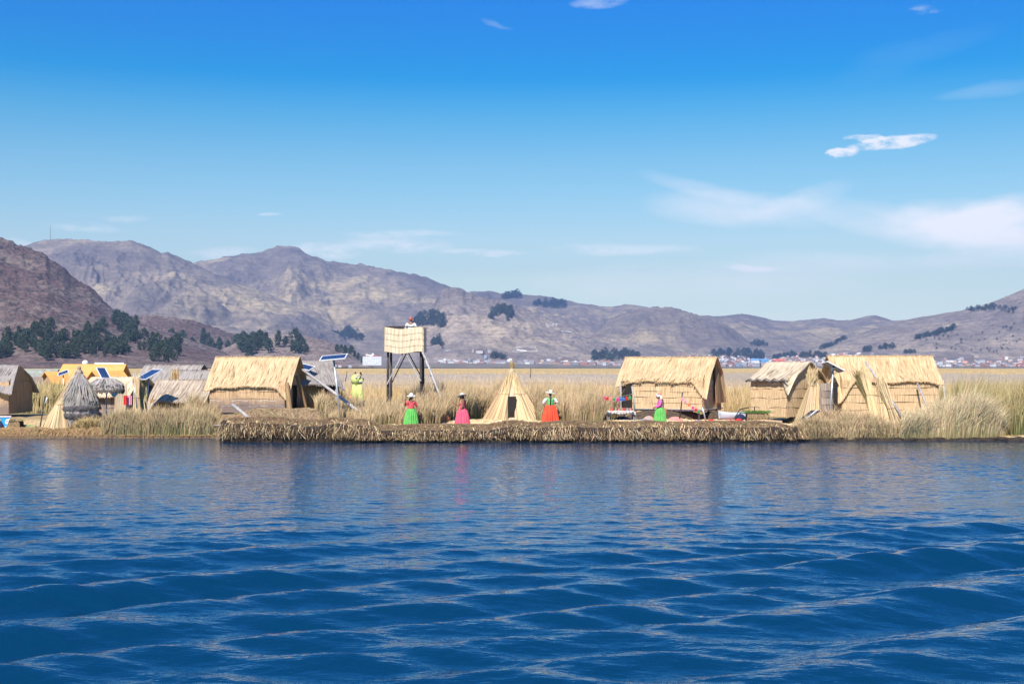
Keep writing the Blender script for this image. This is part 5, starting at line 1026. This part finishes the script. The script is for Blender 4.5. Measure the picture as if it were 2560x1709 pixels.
M_orsk=bright('orange_red_skirt',(.82,.10,.035),(.72,.07,.03),4); M_pinktop=bright('hot_pink_blouse',(.82,.15,.46),(.70,.10,.38)); M_hatw=bright('white_hat_felt',(.82,.80,.75),(.76,.74,.70)); M_hatc=bright('cream_hat_straw',(.80,.76,.60),(.74,.69,.52))
m,n_,bb=newmat('embroidered_green_vest'); vo=n_.nodes.new('ShaderNodeTexVoronoi'); vo.inputs['Scale'].default_value=14; n_.links.new(coord(n_,'Object'),vo.inputs['Vector'])
n_.links.new(ramp(n_,vo.outputs['Distance'],[(.12,(.75,.2,.05)),(.22,(.7,.6,.1)),(.32,(.08,.50,.14))]).outputs['Color'],bb.inputs['Base Color']); M_vest=m
m,n_,bb=newmat('embroidered_white_sleeve'); vo=n_.nodes.new('ShaderNodeTexVoronoi'); vo.inputs['Scale'].default_value=11; n_.links.new(coord(n_,'Object'),vo.inputs['Vector'])
n_.links.new(ramp(n_,vo.outputs['Distance'],[(.14,(.75,.25,.12)),(.24,(.12,.4,.65)),(.36,(.80,.82,.84))]).outputs['Color'],bb.inputs['Base Color']); M_emb=m
for mm_ in (M_gsk,M_pksk,M_orsk):
    nt_=mm_.node_tree; bb_=nt_.nodes['Principled BSDF']; src_=bb_.inputs['Base Color'].links[0].from_socket; wv=nt_.nodes.new('ShaderNodeTexWave'); wv.bands_direction='Z'; wv.inputs['Scale'].default_value=3.2; wv.inputs['Distortion'].default_value=.6
    nt_.links.new(coord(nt_,'Object'),wv.inputs['Vector']); nt_.links.new(mix(nt_,ramp(nt_,wv.outputs['Fac'],[(.0,.34),(.12,0)]).outputs['Color'],src_,(.05,.05,.04)),bb_.inputs['Base Color'])
M_legs=simple('black_stocking',(.015,.013,.015),bmp=0)
Y=61.0
person('person in coral red blouse, green skirt and white hat, raising one hand',1028,Y,gzf(PX(1028,Y),Y)-.01,38,1.53,{'R':((-.38,-.02,1.06),(-.42,-.12,1.27),(-.1,-.1,1)),'L':((.36,.04,1.02),(.24,-.14,.93),(-.5,-.7,-.3))},M_redtop,M_gsk,'short',skirt=(.20,.385,.06),hat=(M_hatw,.15,.21,8,-6),seed=1,body_w=1.2,braid=(-.03,.03))
Y=60.5
person('person in coral pink dress with bare arms and tilted white hat, gesturing left',1156,Y,gzf(PX(1156,Y),Y)-.01,-100,1.50,{'L':((.235,.06,1.02),(.22,-.06,.82),(0,-.2,-1)),'R':((-.24,-.26,1.05),(-.20,-.50,1.20),(.1,-.8,.55))},M_pktop,M_pksk,'none',skirt=(.19,.43,.05),hat=(M_hatw,.15,.245,14,-16),seed=2,braid=(0,))
Y=64.4
ew,Hh,sc_,q_=person('person seen from behind in green vest, orange skirt and cream hat with a long braid',1376,Y,gzf(PX(1376,Y),Y)+.02,180,1.55,{'R':((-.36,.0,1.06),(-.20,-.16,1.0),(.6,-.8,0)),'L':((.36,.0,1.06),(.30,-.10,.86),(0,-.3,-1))},M_vest,M_orsk,'short',sleeve_mat=M_emb,skirt=(.205,.44,.08),hat=(M_hatc,.165,.235,-8,-10),seed=3,braid=(0,),body_w=1.08)
Y=61.4
e4,Hh,sc_,q_=person('person in hot pink blouse, green skirt and white headscarf, facing left',1650,Y,gzf(PX(1650,Y),Y)-.02,-88,1.52,{'L':((.20,-.05,1.02),(.12,-.25,.93),(-.5,-.6,-.4)),'R':((-.20,-.05,1.02),(-.12,-.25,.93),(.5,-.6,-.4))},M_pinktop,M_gsk,'long',skirt=(.19,.34,.20),seed=4,braid=(0,),leg_mat=M_legs,headtilt=.7)
M_scarf=bright('white_headscarf',(.80,.74,.74),(.70,.62,.64)); b=MB(); b.ball(Hh((0,.01,.045)),(.098*sc_,.115*sc_,.09*sc_),14,9); b.tube([Hh((0,-.09,.09)),Hh((0,-.15,.06))],[.07,.03],8); b.tube([Hh((.0,.08,.06)),Hh((.0,.16,-.07)),Hh((0,.18,-.18))],[.07,.05,.03],8); b.build('headscarf',M_scarf,e4,True)
b=MB()
for k in range(5): b.ball(Hh((.02*math.cos(k*1.3),.02+.06*math.sin(k*1.3),.13)),.035,8,6)
b.build('pompom',M_red,e4,True)
# lookout on the tower
Y=69.1; zf=4.33+.16; e5,Hh,sc_,q_=person('person in white sweater and red knitted cap, seen from behind, on the watch tower',1027,Y,zf,176,1.60,{'R':((-.29,-.02,1.02),(-.22,-.20,.92),(.4,-.8,-.3)),'L':((.29,-.02,1.02),(.22,-.20,.92),(-.4,-.8,-.3))},bright('white_wool_sweater',(.82,.82,.80),(.76,.76,.75),5),bright('dark_wool_skirt',(.05,.04,.05),(.03,.03,.03)),'long',skirt=(.18,.26,.12),seed=5,body_w=1.18,headtilt=-.2)
m,n_,bb=newmat('striped_red_knit'); wv=n_.nodes.new('ShaderNodeTexWave'); wv.bands_direction='Z'; wv.inputs['Scale'].default_value=16; wv.inputs['Distortion'].default_value=2; n_.links.new(coord(n_,'Object'),wv.inputs['Vector']); n_.links.new(ramp(n_,wv.outputs['Fac'],[(.3,(.55,.06,.06)),(.5,(.70,.20,.22)),(.7,(.60,.45,.15)),(.85,(.1,.05,.06))]).outputs['Color'],bb.inputs['Base Color'])
b=MB(); b.ball(Hh((0,.01,.03)),(.105*sc_,.115*sc_,.115*sc_),14,9); b.tube([Hh((-.10,.0,-.0)),Hh((-.14,.03,-.10))],[.045,.02],7); b.build('knitted_cap',m,e5,True)
# ---------------------------------------------------------------- trees on the hillsides
def treemesh(seed,h=1.0,wd=.28,ncl=34,nl=26,base=.12):
    rg=np.random.default_rng(seed); cl=[]
    for k in range(ncl):
        t=rg.random()**.8; z=base+(1-base)*t; r=wd*math.sin(math.pi*min(1,(t*.85+.16)))**.7*(.45+.75*rg.random()); a=rg.random()*6.28; cl.append((r*math.cos(a)*.8,r*math.sin(a)*.8,z*.93,.055+.075*rg.random()))
    P=[];
    for x,y,z,r in cl:
        d=rg.normal(size=(nl,3)); d/=np.linalg.norm(d,axis=1)[:,None]; P.append(np.array([x,y,z])+d*r*(.5+.7*rg.random((nl,1)))*np.array([1,1,1.15]))
    P=np.concatenate(P); n=len(P); s=.030+.022*rg.random(n); u=rg.normal(size=(n,3)); u/=np.linalg.norm(u,axis=1)[:,None]; w_=rg.normal(size=(n,3)); v=np.cross(u,w_); v/=np.linalg.norm(v,axis=1)[:,None]
    V=np.stack([P-u*s[:,None],P+u*s[:,None]*.9,P+v*s[:,None]*1.4],1).reshape(-1,3); T=np.arange(3*n).reshape(n,3)
    c=cvar((.055,.078,.045),n,rg,.25); V*=h
    me=npmesh('t',V,T,M_blade,col=np.repeat(c,3,0)); d=me.data; bpy.data.objects.remove(me); return d
def trunkmesh(h,seed):
    rg=random.Random(seed); b=MB(); b.tube([(0,0,-.05*h),(.01*h,0,.35*h),(.0,.01*h,.85*h)],[.022*h,.016*h,.005*h],6)
    for k in range(4): a=k*1.6+rg.random(); b.tube([(0,0,(.25+.12*k)*h),(.13*h*math.cos(a),.13*h*math.sin(a),(.4+.12*k)*h)],[.009*h,.003*h],4)
    o=b.build('t',M_darkwood); d=o.data; bpy.data.objects.remove(o); return d
KINDS=[(treemesh(1,1,.36,44),trunkmesh(1,1)),(treemesh(2,1,.26,36),trunkmesh(1,2)),(treemesh(3,1,.42,44),trunkmesh(1,3)),(treemesh(4,1,.20,30),trunkmesh(1,4))]
def tree(p,h,kind,label,group):
    e=empty('hillside_tree',p,random.random()*6.28); e.scale=(h,h,h); tag(e,label,'tree',group)
    o=bpy.data.objects.new('crown',KINDS[kind][0]); C.objects.link(o); o.parent=e; o=bpy.data.objects.new('trunk',KINDS[kind][1]); C.objects.link(o); o.parent=e
rt=random.Random(12)
LH='rocky_hill'; names=list(HILLS)
fh=[n for n in names if n.startswith('foothill')]; hs_=[n for n in names if n.startswith('hills')]
def grove(hn,pts,n,hpx,label,group,spread=1.0,kinds=(0,1,2,3)):
    for i in range(n):
        a=rt.random()*(len(pts)-1); k=int(a); f=a-k; x=pts[k][0]*(1-f)+pts[k+1][0]*f+rt.gauss(0,1)*6*spread; y=pts[k][1]*(1-f)+pts[k+1][1]*f; s=pts[k][2]*(1-f)+pts[k+1][2]*f; y+=rt.uniform(-1,1)*s
        p=hz(hn,x,y+0); h=hpx*(.65+.6*rt.random())*p.y/F; tree((p.x,p.y,p.z-.03*h),h,rt.choice(kinds),label,group)
G='dark trees on the lower left hillside'
grove(LH,[(-10,880,22),(40,868,24),(80,850,24),(125,835,12)],50,32,'dark green tree on the lower slope of the rocky left hill',G)
grove(LH,[(95,888,16),(150,878,20),(200,868,28),(260,858,30)],62,32,'dark green tree on the lower slope of the rocky left hill',G)
grove(LH,[(245,830,8),(300,820,14),(345,832,22)],24,32,'dark green tree near the foot of the rocky left hill',G)
grove(LH,[(260,880,16),(330,868,26),(400,885,22),(460,885,18)],54,32,'dark green tree near the foot of the rocky left hill',G)
grove(fh[0],[(340,885,14),(420,878,24),(470,880,26),(560,880,26),(640,880,22),(680,885,16)],70,35,'dark green tree before the low terraced foothill','dark trees before the terraced foothill')
grove(fh[1],[(600,885,14),(640,868,18),(690,862,18),(740,868,16),(772,900,12)],30,35,'dark green tree on the stony knoll','dark trees on the stony knoll',.9)
grove(fh[1],[(845,882,4),(880,888,7),(900,897,6)],9,20,'bluish dark tree on the right flank of the stony knoll','dark trees on the right flank of the knoll',.8)
grove(LH,[(225,790,1),(226,790,1)],1,12,'single small dark tree high on the rocky left hill',None,.1)
# far groves read as masses
def farwood(hn,pts,n,hpx,label,w=1.0):
    rg=np.random.default_rng(abs(hash(label))%1000 if False else len(label)*7+n); V=[];T=[];Cc=[];b0=0
    me=KINDS[0][0]; co_=np.empty(len(me.vertices)*3,np.float32); me.vertices.foreach_get('co',co_); co_=co_.reshape(-1,3); sel=rg.random(len(co_)//3)<.35; tri=co_.reshape(-1,3,3)[sel]
    for i in range(n):
        a=rg.random()*(len(pts)-1); k=int(a); f=a-k; x=pts[k][0]*(1-f)+pts[k+1][0]*f+rg.normal()*2*w; y=pts[k][1]*(1-f)+pts[k+1][1]*f+rg.uniform(-1,1)*(pts[k][2]*(1-f)+pts[k+1][2]*f)
        p=hz(hn,x,y); h=hpx*(.6+.7*rg.random())*p.y/F; an=rg.random()*6.28; c,s=math.cos(an),math.sin(an); q=tri*np.array([1.35,1.35,1])*h; q=np.stack([q[...,0]*c-q[...,1]*s,q[...,0]*s+q[...,1]*c,q[...,2]],-1)+np.array(p)
        V.append(q.reshape(-1,3)); Cc.append(np.tile(cvar((.055,.078,.07),1,rg,.15),(len(q)*3,1)))
    V=np.concatenate(V); o=npmesh('far_grove',V,np.arange(len(V)).reshape(-1,3),M_blade,col=np.concatenate(Cc)); tag(o,label,'grove',kind='stuff')
HM=hs_[4]; HR=hs_[5]; HB=hs_[1]; HC=hs_[2]; HD=hs_[3]
farwood(HM,[(985,812,4),(1030,788,6),(1055,776,4)],60,13,'dark tree belt climbing to the rock outcrop behind the tower')
farwood(HM,[(1045,805,12),(1085,800,18),(1110,806,14)],110,13,'dark wood below the rock outcrop right of the tower')
farwood(HB,[(828,845,8),(862,840,14),(880,835,12),(905,850,6)],110,12,'blue-dark wood in the valley above the white hotel')
farwood(HM,[(1078,862,5),(1095,850,12),(1105,870,6)],36,12,'dark trees on the slope right of the tower')
farwood(HM,[(1225,792,8),(1250,778,12),(1280,785,12),(1270,800,6)],80,13,'scattered pines high on the brown hill')
farwood(HC,[(1255,745,4),(1300,742,5)],40,13,'pines on the skyline beside the rock outcrop')
farwood(HC,[(1335,762,4),(1380,766,8),(1415,765,6)],60,12,'pine belt below the far skyline')
farwood(HM,[(1480,895,6),(1510,893,10),(1560,893,10),(1600,897,6)],110,14,'dark wood above the lakeside town left of the stall hut')
farwood(HM,[(1230,893,3),(1262,895,5)],26,11,'small dark wood above the town right of the pointed hut')
farwood(HD,[(1780,892,3),(1850,888,7),(1885,890,8),(1905,893,6)],90,13,'dark wood above the town behind the stall hut roof')
farwood(HC,[(1850,868,3),(1890,862,5),(1920,865,5)],40,9,'blue-dark wood on the far slope')
farwood(HR,[(1935,893,3),(1990,890,4)],50,11,'dark tree row above the blue and red roofs')
farwood(HR,[(2000,892,4),(2040,890,6),(2066,893,4)],60,10,'oval dark wood above the town')
farwood(HR,[(2050,873,2),(2080,864,3),(2110,848,2)],60,9,'slanting tree belt on the right slope')
farwood(HR,[(2290,848,2),(2340,838,3),(2390,822,3)],80,10,'long tree belt on the right hill')
farwood(HR,[(2160,880,3),(2175,876,4)],18,11,'small tree group on the right slope'); farwood(HR,[(2200,872,3),(2235,870,4)],22,11,'second small tree group on the right slope'); farwood(HR,[(2262,884,2),(2290,882,3)],16,9,'low tree group right of the largest hut roof')
farwood(HR,[(2420,778,3),(2480,772,5),(2545,780,6)],60,9,'scattered dark bushes high on the right hill'); farwood(HR,[(2300,850,20),(2420,860,25),(2550,850,40)],60,6,'scattered bushes over the right hill')
farwood(fh[1],[(905,907,4),(935,906,5)],12,16,'dark trees below the white hotel')
# ---------------------------------------------------------------- lakeside town and hotel
TC=[('pale',(.62,.60,.60)),('brick-red',(.42,.20,.16)),('salmon',(.62,.36,.28)),('grey',(.38,.38,.40)),('tan',(.50,.38,.30)),('white',(.80,.80,.78)),('bluish',(.30,.42,.58))]
tm=[(n,simple('town_wall_'+n.replace('-','_'),c,tuple(x*.8 for x in c),.3,bmp=0)) for n,c in TC]
rr=[simple('town_roof_red',(.42,.15,.11),(.36,.13,.1),.5,bmp=0),simple('town_roof_grey',(.42,.42,.44),(.34,.34,.36),.5,bmp=0),simple('town_roof_tin',(.66,.66,.68),(.55,.55,.58),.5,bmp=0)]
hm=[]
for n,mt in tm:
    b=MB(); b.box((0,0,.5),(1,1,1)); w_=b.build('t',mt); hm.append(w_.data); bpy.data.objects.remove(w_)
def roofmesh(mt):
    b=MB(); b.add([(-.55,-.55,0),(.55,-.55,0),(.55,.55,0),(-.55,.55,0),(-.55,0,.3),(.55,0,.3)],[(0,1,5,4),(2,3,4,5),(0,4,3),(1,2,5),(3,2,1,0)]); o=b.build('t',mt); d=o.data; bpy.data.objects.remove(o); return d
rm_=[roofmesh(x) for x in rr]
def townz(x,y):
    y0=np.interp(x,[-6000,-900,-500,300,6000],[1150,1250,1900,3300,3300]); t=max(0,(y-y0)/(8000-y0)); return .6+4*min(1,t*20)+38*t
cnt=0
while cnt<280:
    u=rt.random(); px=rt.choice([rt.uniform(1090,1420),rt.uniform(1380,1640),rt.uniform(1780,2110),rt.uniform(1780,2110),rt.uniform(2330,2570)]); py=915-2-24*rt.random()**(1.5 if 1780<px<2200 else 2.6)*(1 if 1780<px<2200 else .6)
    Y=3330+ (915-py)*rt.uniform(20,36); ws=rt.choice([7,8,10,12,14,20]); hh__=rt.choice([3,3.5,6,6,8]); k=rt.randrange(7 if rt.random()<.12 else 6)
    x=PX(px,Y); z=max(townz(x,Y),PZ(py+1.5,Y)-1) if 1780<px<2200 else townz(x,Y)
    if 1780<px<2200 or True:
        # stand on whichever ground is highest there
        for hn in (HM,HD,HR):
            pxs,Yr,Z=HILLS[hn]
            if pxs[0]<px<pxs[-1] and Yr[0]<Y<Yr[149]:
                i=int((px-pxs[0])/(pxs[1]-pxs[0])); j=int(np.searchsorted(Yr,Y)); z0=Z[i][min(j,149)]; zt_=townz(x,Y); z=max(z0,zt_); break
        else: z=townz(x,Y)
    e=empty('town_house',(x,Y,z-1.0),R(rt.uniform(-35,35))); tag(e,tm[k][0]+' house in the distant lakeside town','house',tm[k][0]+' houses of the lakeside town')
    w_=bpy.data.objects.new('wall',hm[k]); C.objects.link(w_); w_.parent=e; w_.scale=(ws,ws*.8,hh__+1)
    r_=bpy.data.objects.new('roof',rm_[rt.choice([0,1,1,2])]); C.objects.link(r_); r_.parent=e; r_.location=(0,0,hh__+1.003); r_.scale=(ws,ws*.8,4); cnt+=1
# the rest of the town, too many to count, as one mass
V=[];Fq_=[];Cc=[]; rgt=np.random.default_rng(77); nb=0
pal=np.array([c for _,c in TC[:6]])
while nb<900:
    px=rgt.choice([rgt.uniform(1090,2570),rgt.uniform(1640,2150),rgt.uniform(1780,2130)]); row=914-(30 if 1700<px<2200 else 12)*rgt.random()**1.5
    for hn in (HM,HD,HR):
        pxs,Yr,Z=HILLS[hn]
        if pxs[0]<px<pxs[-1] and Z[int((px-pxs[0])/(pxs[1]-pxs[0]))][120]>40: break
    p=hz(hn,px,row)
    if p.y<3400: p.y=3400+rgt.uniform(0,200); p.x=PX(px,p.y); p.z=townz(p.x,p.y)
    w=rgt.choice([6,8,10,12]); d=w*.8; h=rgt.choice([3,3,5,6]); a=rgt.uniform(-.6,.6); c,s=math.cos(a),math.sin(a)
    b8=np.array([[x*w/2,y*d/2,z] for z in(-3,h) for x,y in((-1,-1),(1,-1),(1,1),(-1,1))]); b8=np.stack([b8[:,0]*c-b8[:,1]*s+p.x,b8[:,0]*s+b8[:,1]*c+p.y,b8[:,2]+p.z],-1)
    o=nb*8; V.append(b8); Fq_+=[(o,o+1,o+5,o+4),(o+1,o+2,o+6,o+5),(o+2,o+3,o+7,o+6),(o+3,o,o+4,o+7),(o+4,o+5,o+6,o+7)]; Cc.append(np.tile(pal[rgt.integers(6)]*rgt.uniform(.7,1.1),(8,1))); nb+=1
tag(npmesh('town_mass',np.concatenate(V),np.array(Fq_),M_blade,col=np.concatenate(Cc)),'dense far brick and plaster houses of the lakeside town','town',kind='stuff')
def hall(px,py,Y,w_,h,d,wm,rm,label,rh=3,name='large_hall'):
    e=empty(name,(PX(px,Y),Y,PZ(py,Y)),0); tag(e,label,'building'); MB().box((0,d/2,h/2-4),(w_,d,h+8)).build('wall',wm,e)
    MB().add([(-w_/2-1,-1,h),(w_/2+1,-1,h),(w_/2+1,d+1,h),(-w_/2-1,d+1,h),(-w_/2-1,d/2,h+rh),(w_/2+1,d/2,h+rh)],[(0,1,5,4),(2,3,4,5),(0,4,3),(1,2,5),(3,2,1,0)]).build('roof',rm,e); return e
TW=MATS['town_wall_white']; BL=simple('blue_tin_roof',(.16,.36,.62),(.14,.3,.55),.3,bmp=0); RD=simple('red_tin_roof',(.72,.16,.12),(.62,.14,.1),.3,bmp=0)
hall(1888,903,3560,22,3,12,TW,BL,'hall with a blue roof at the left of the town row',5); hall(1912,903,3560,22,3,12,BL,BL,'second hall with a blue roof left of the red one',4); hall(1948,904,3560,30,2.5,12,RD,RD,'long hall with a bright red roof in the town',5)
hall(1422,914,3450,34,4,14,TW,rr[2],'long white hall on the shore left of the stall hut',3); hall(1448,916,3430,20,4,10,TW,rr[2],'short white hall beside the long white one',2); hall(1248,912,3450,7,7,6,TW,rr[2],'small white tower block behind the pointed hut',.5)
hall(1182,914,3500,10,5,8,TW,rr[1],'white house on the shore left of the pointed hut',2); hall(2455,917,3400,55,3.5,14,TW,rr[2],'low white building row on the far shore at the right',1.5); hall(2402,906,3600,14,6,9,TW,rr[1],'white building with a grey roof on the far right shore',2); hall(2325,909,3600,12,11,9,tm[2][1],rr[0],'salmon block right of the largest hut roof',1); hall(2340,877,4400,20,4,9,TW,rr[2],'isolated white building on the right slope',2)
e=empty('white_hotel',(PX(930,1850),1850,PZ(911,1850)),R(6)); tag(e,'white five-storey hotel with a red roof on the lake shore','hotel')
MB().box((0,8,5.5),(27,15,13)).build('wall',TW,e); MB().box((-3.2,7.5,13.2),(10,9,2.5)).build('upper_floor',TW,e); MB().box((-7.5,7,13.5),(3,4,3.4)).build('roof_tower',TW,e); MB().box((1.2,7,15),(3,4,3)).build('roof_tower',TW,e)
MB().box((7,8,12.3),(13,15.6,.7)).build('roof',RD,e); MB().box((-8.6,8,12.3),(10,15.6,.7)).build('roof',rr[0],e)
for r_i in range(5):
    for c_i in range(10): MB().box((-12+c_i*2.65,.42,1.0+r_i*2.35),(1.0,.2,.7)).build('window',simple('hotel_window',(.50,.52,.55),bmp=0),e)
for k,(px,py,s) in enumerate([(850,915,6),(838,914,4),(875,916,5),(1105,913,6),(1125,914,4),(1040,914,5),(1005,914,5),(815,916,4)]):
    Y=1700 if px<1000 else 3300; e=empty('shore_house',(PX(px,Y),Y,PZ(py+3,Y)),R(k*17)); tag(e,'tiny pale house on the far shore below the '+('knoll' if px<1000 else 'brown hill'),'house','pale houses strung along the shore'); q_s=s*Y/3400
    w_=bpy.data.objects.new('wall',hm[5 if k%2 else 0]); C.objects.link(w_); w_.parent=e; w_.scale=(q_s*1.4,q_s,q_s*.6+1); r_=bpy.data.objects.new('roof',rm_[k%3]); C.objects.link(r_); r_.parent=e; r_.location=(0,0,q_s*.6+1.003); r_.scale=(q_s*1.4,q_s,3)
# mast on the skyline
p=hz(hs_[0],126,602); o=MB().tube([(0,0,0),(0,0,75)],[1.1,.5],5).build('radio_mast',M_darkwood,None,loc=p); tag(o,'thin radio mast on the skyline of the left mountain','mast')
# white marks and outlined wall on the brown hill
M_chalk=simple('whitewashed_stone',(.80,.78,.74),(.62,.58,.55),.05,bmp=0)
def hillline(name,pts,w_,label,hn=None,cat='ground marking'):
    b=MB(); P3=[]
    for x,y in pts: 
        p=hz(hn or HM,x,y); P3.append(p+Vector((0,-2.5,2.0)))
    c=P3[0].copy()
    for a,b2 in zip(P3[:-1],P3[1:]): b.tube([a-c,b2-c],[w_,w_],5)
    o=b.build(name,M_chalk,None,loc=c); return tag(o,label,cat)
hillline('outline_wall',[(1281,883),(1290,872),(1300,869),(1320,868),(1338,870),(1343,880),(1282,881)],.8,'white outlined enclosure wall on the brown hill above the town',cat='wall'); hillline('white_building_strip',[(1292,879),(1305,880),(1318,880)],3,'bright white strip inside the outlined enclosure',cat='building')
for ch,pts in (('I',[(1365,812),(1371,819)]),('S',[(1377,811),(1371,812),(1374,815),(1380,817),(1374,818)]),('first P',[(1383,818),(1381,811),(1386,812),(1384,815)]),('second P',[(1391,817),(1389,811),(1395,812),(1391,814)])):
    hillline('hill_letter',pts,1.5 if ch=='I' else .9,'white stone letter '+ch+' laid out on the brown hill',cat='letter')
for k,pts in enumerate([[(1405,829),(1414,831),(1428,832)],[(1426,843),(1436,844),(1450,845)],[(1473,852),(1484,854),(1493,855)]]): hillline('hill_marking',pts,2.4-.5*k,['upper','middle','lowest'][k]+' white stone word mark lower down the brown hill')
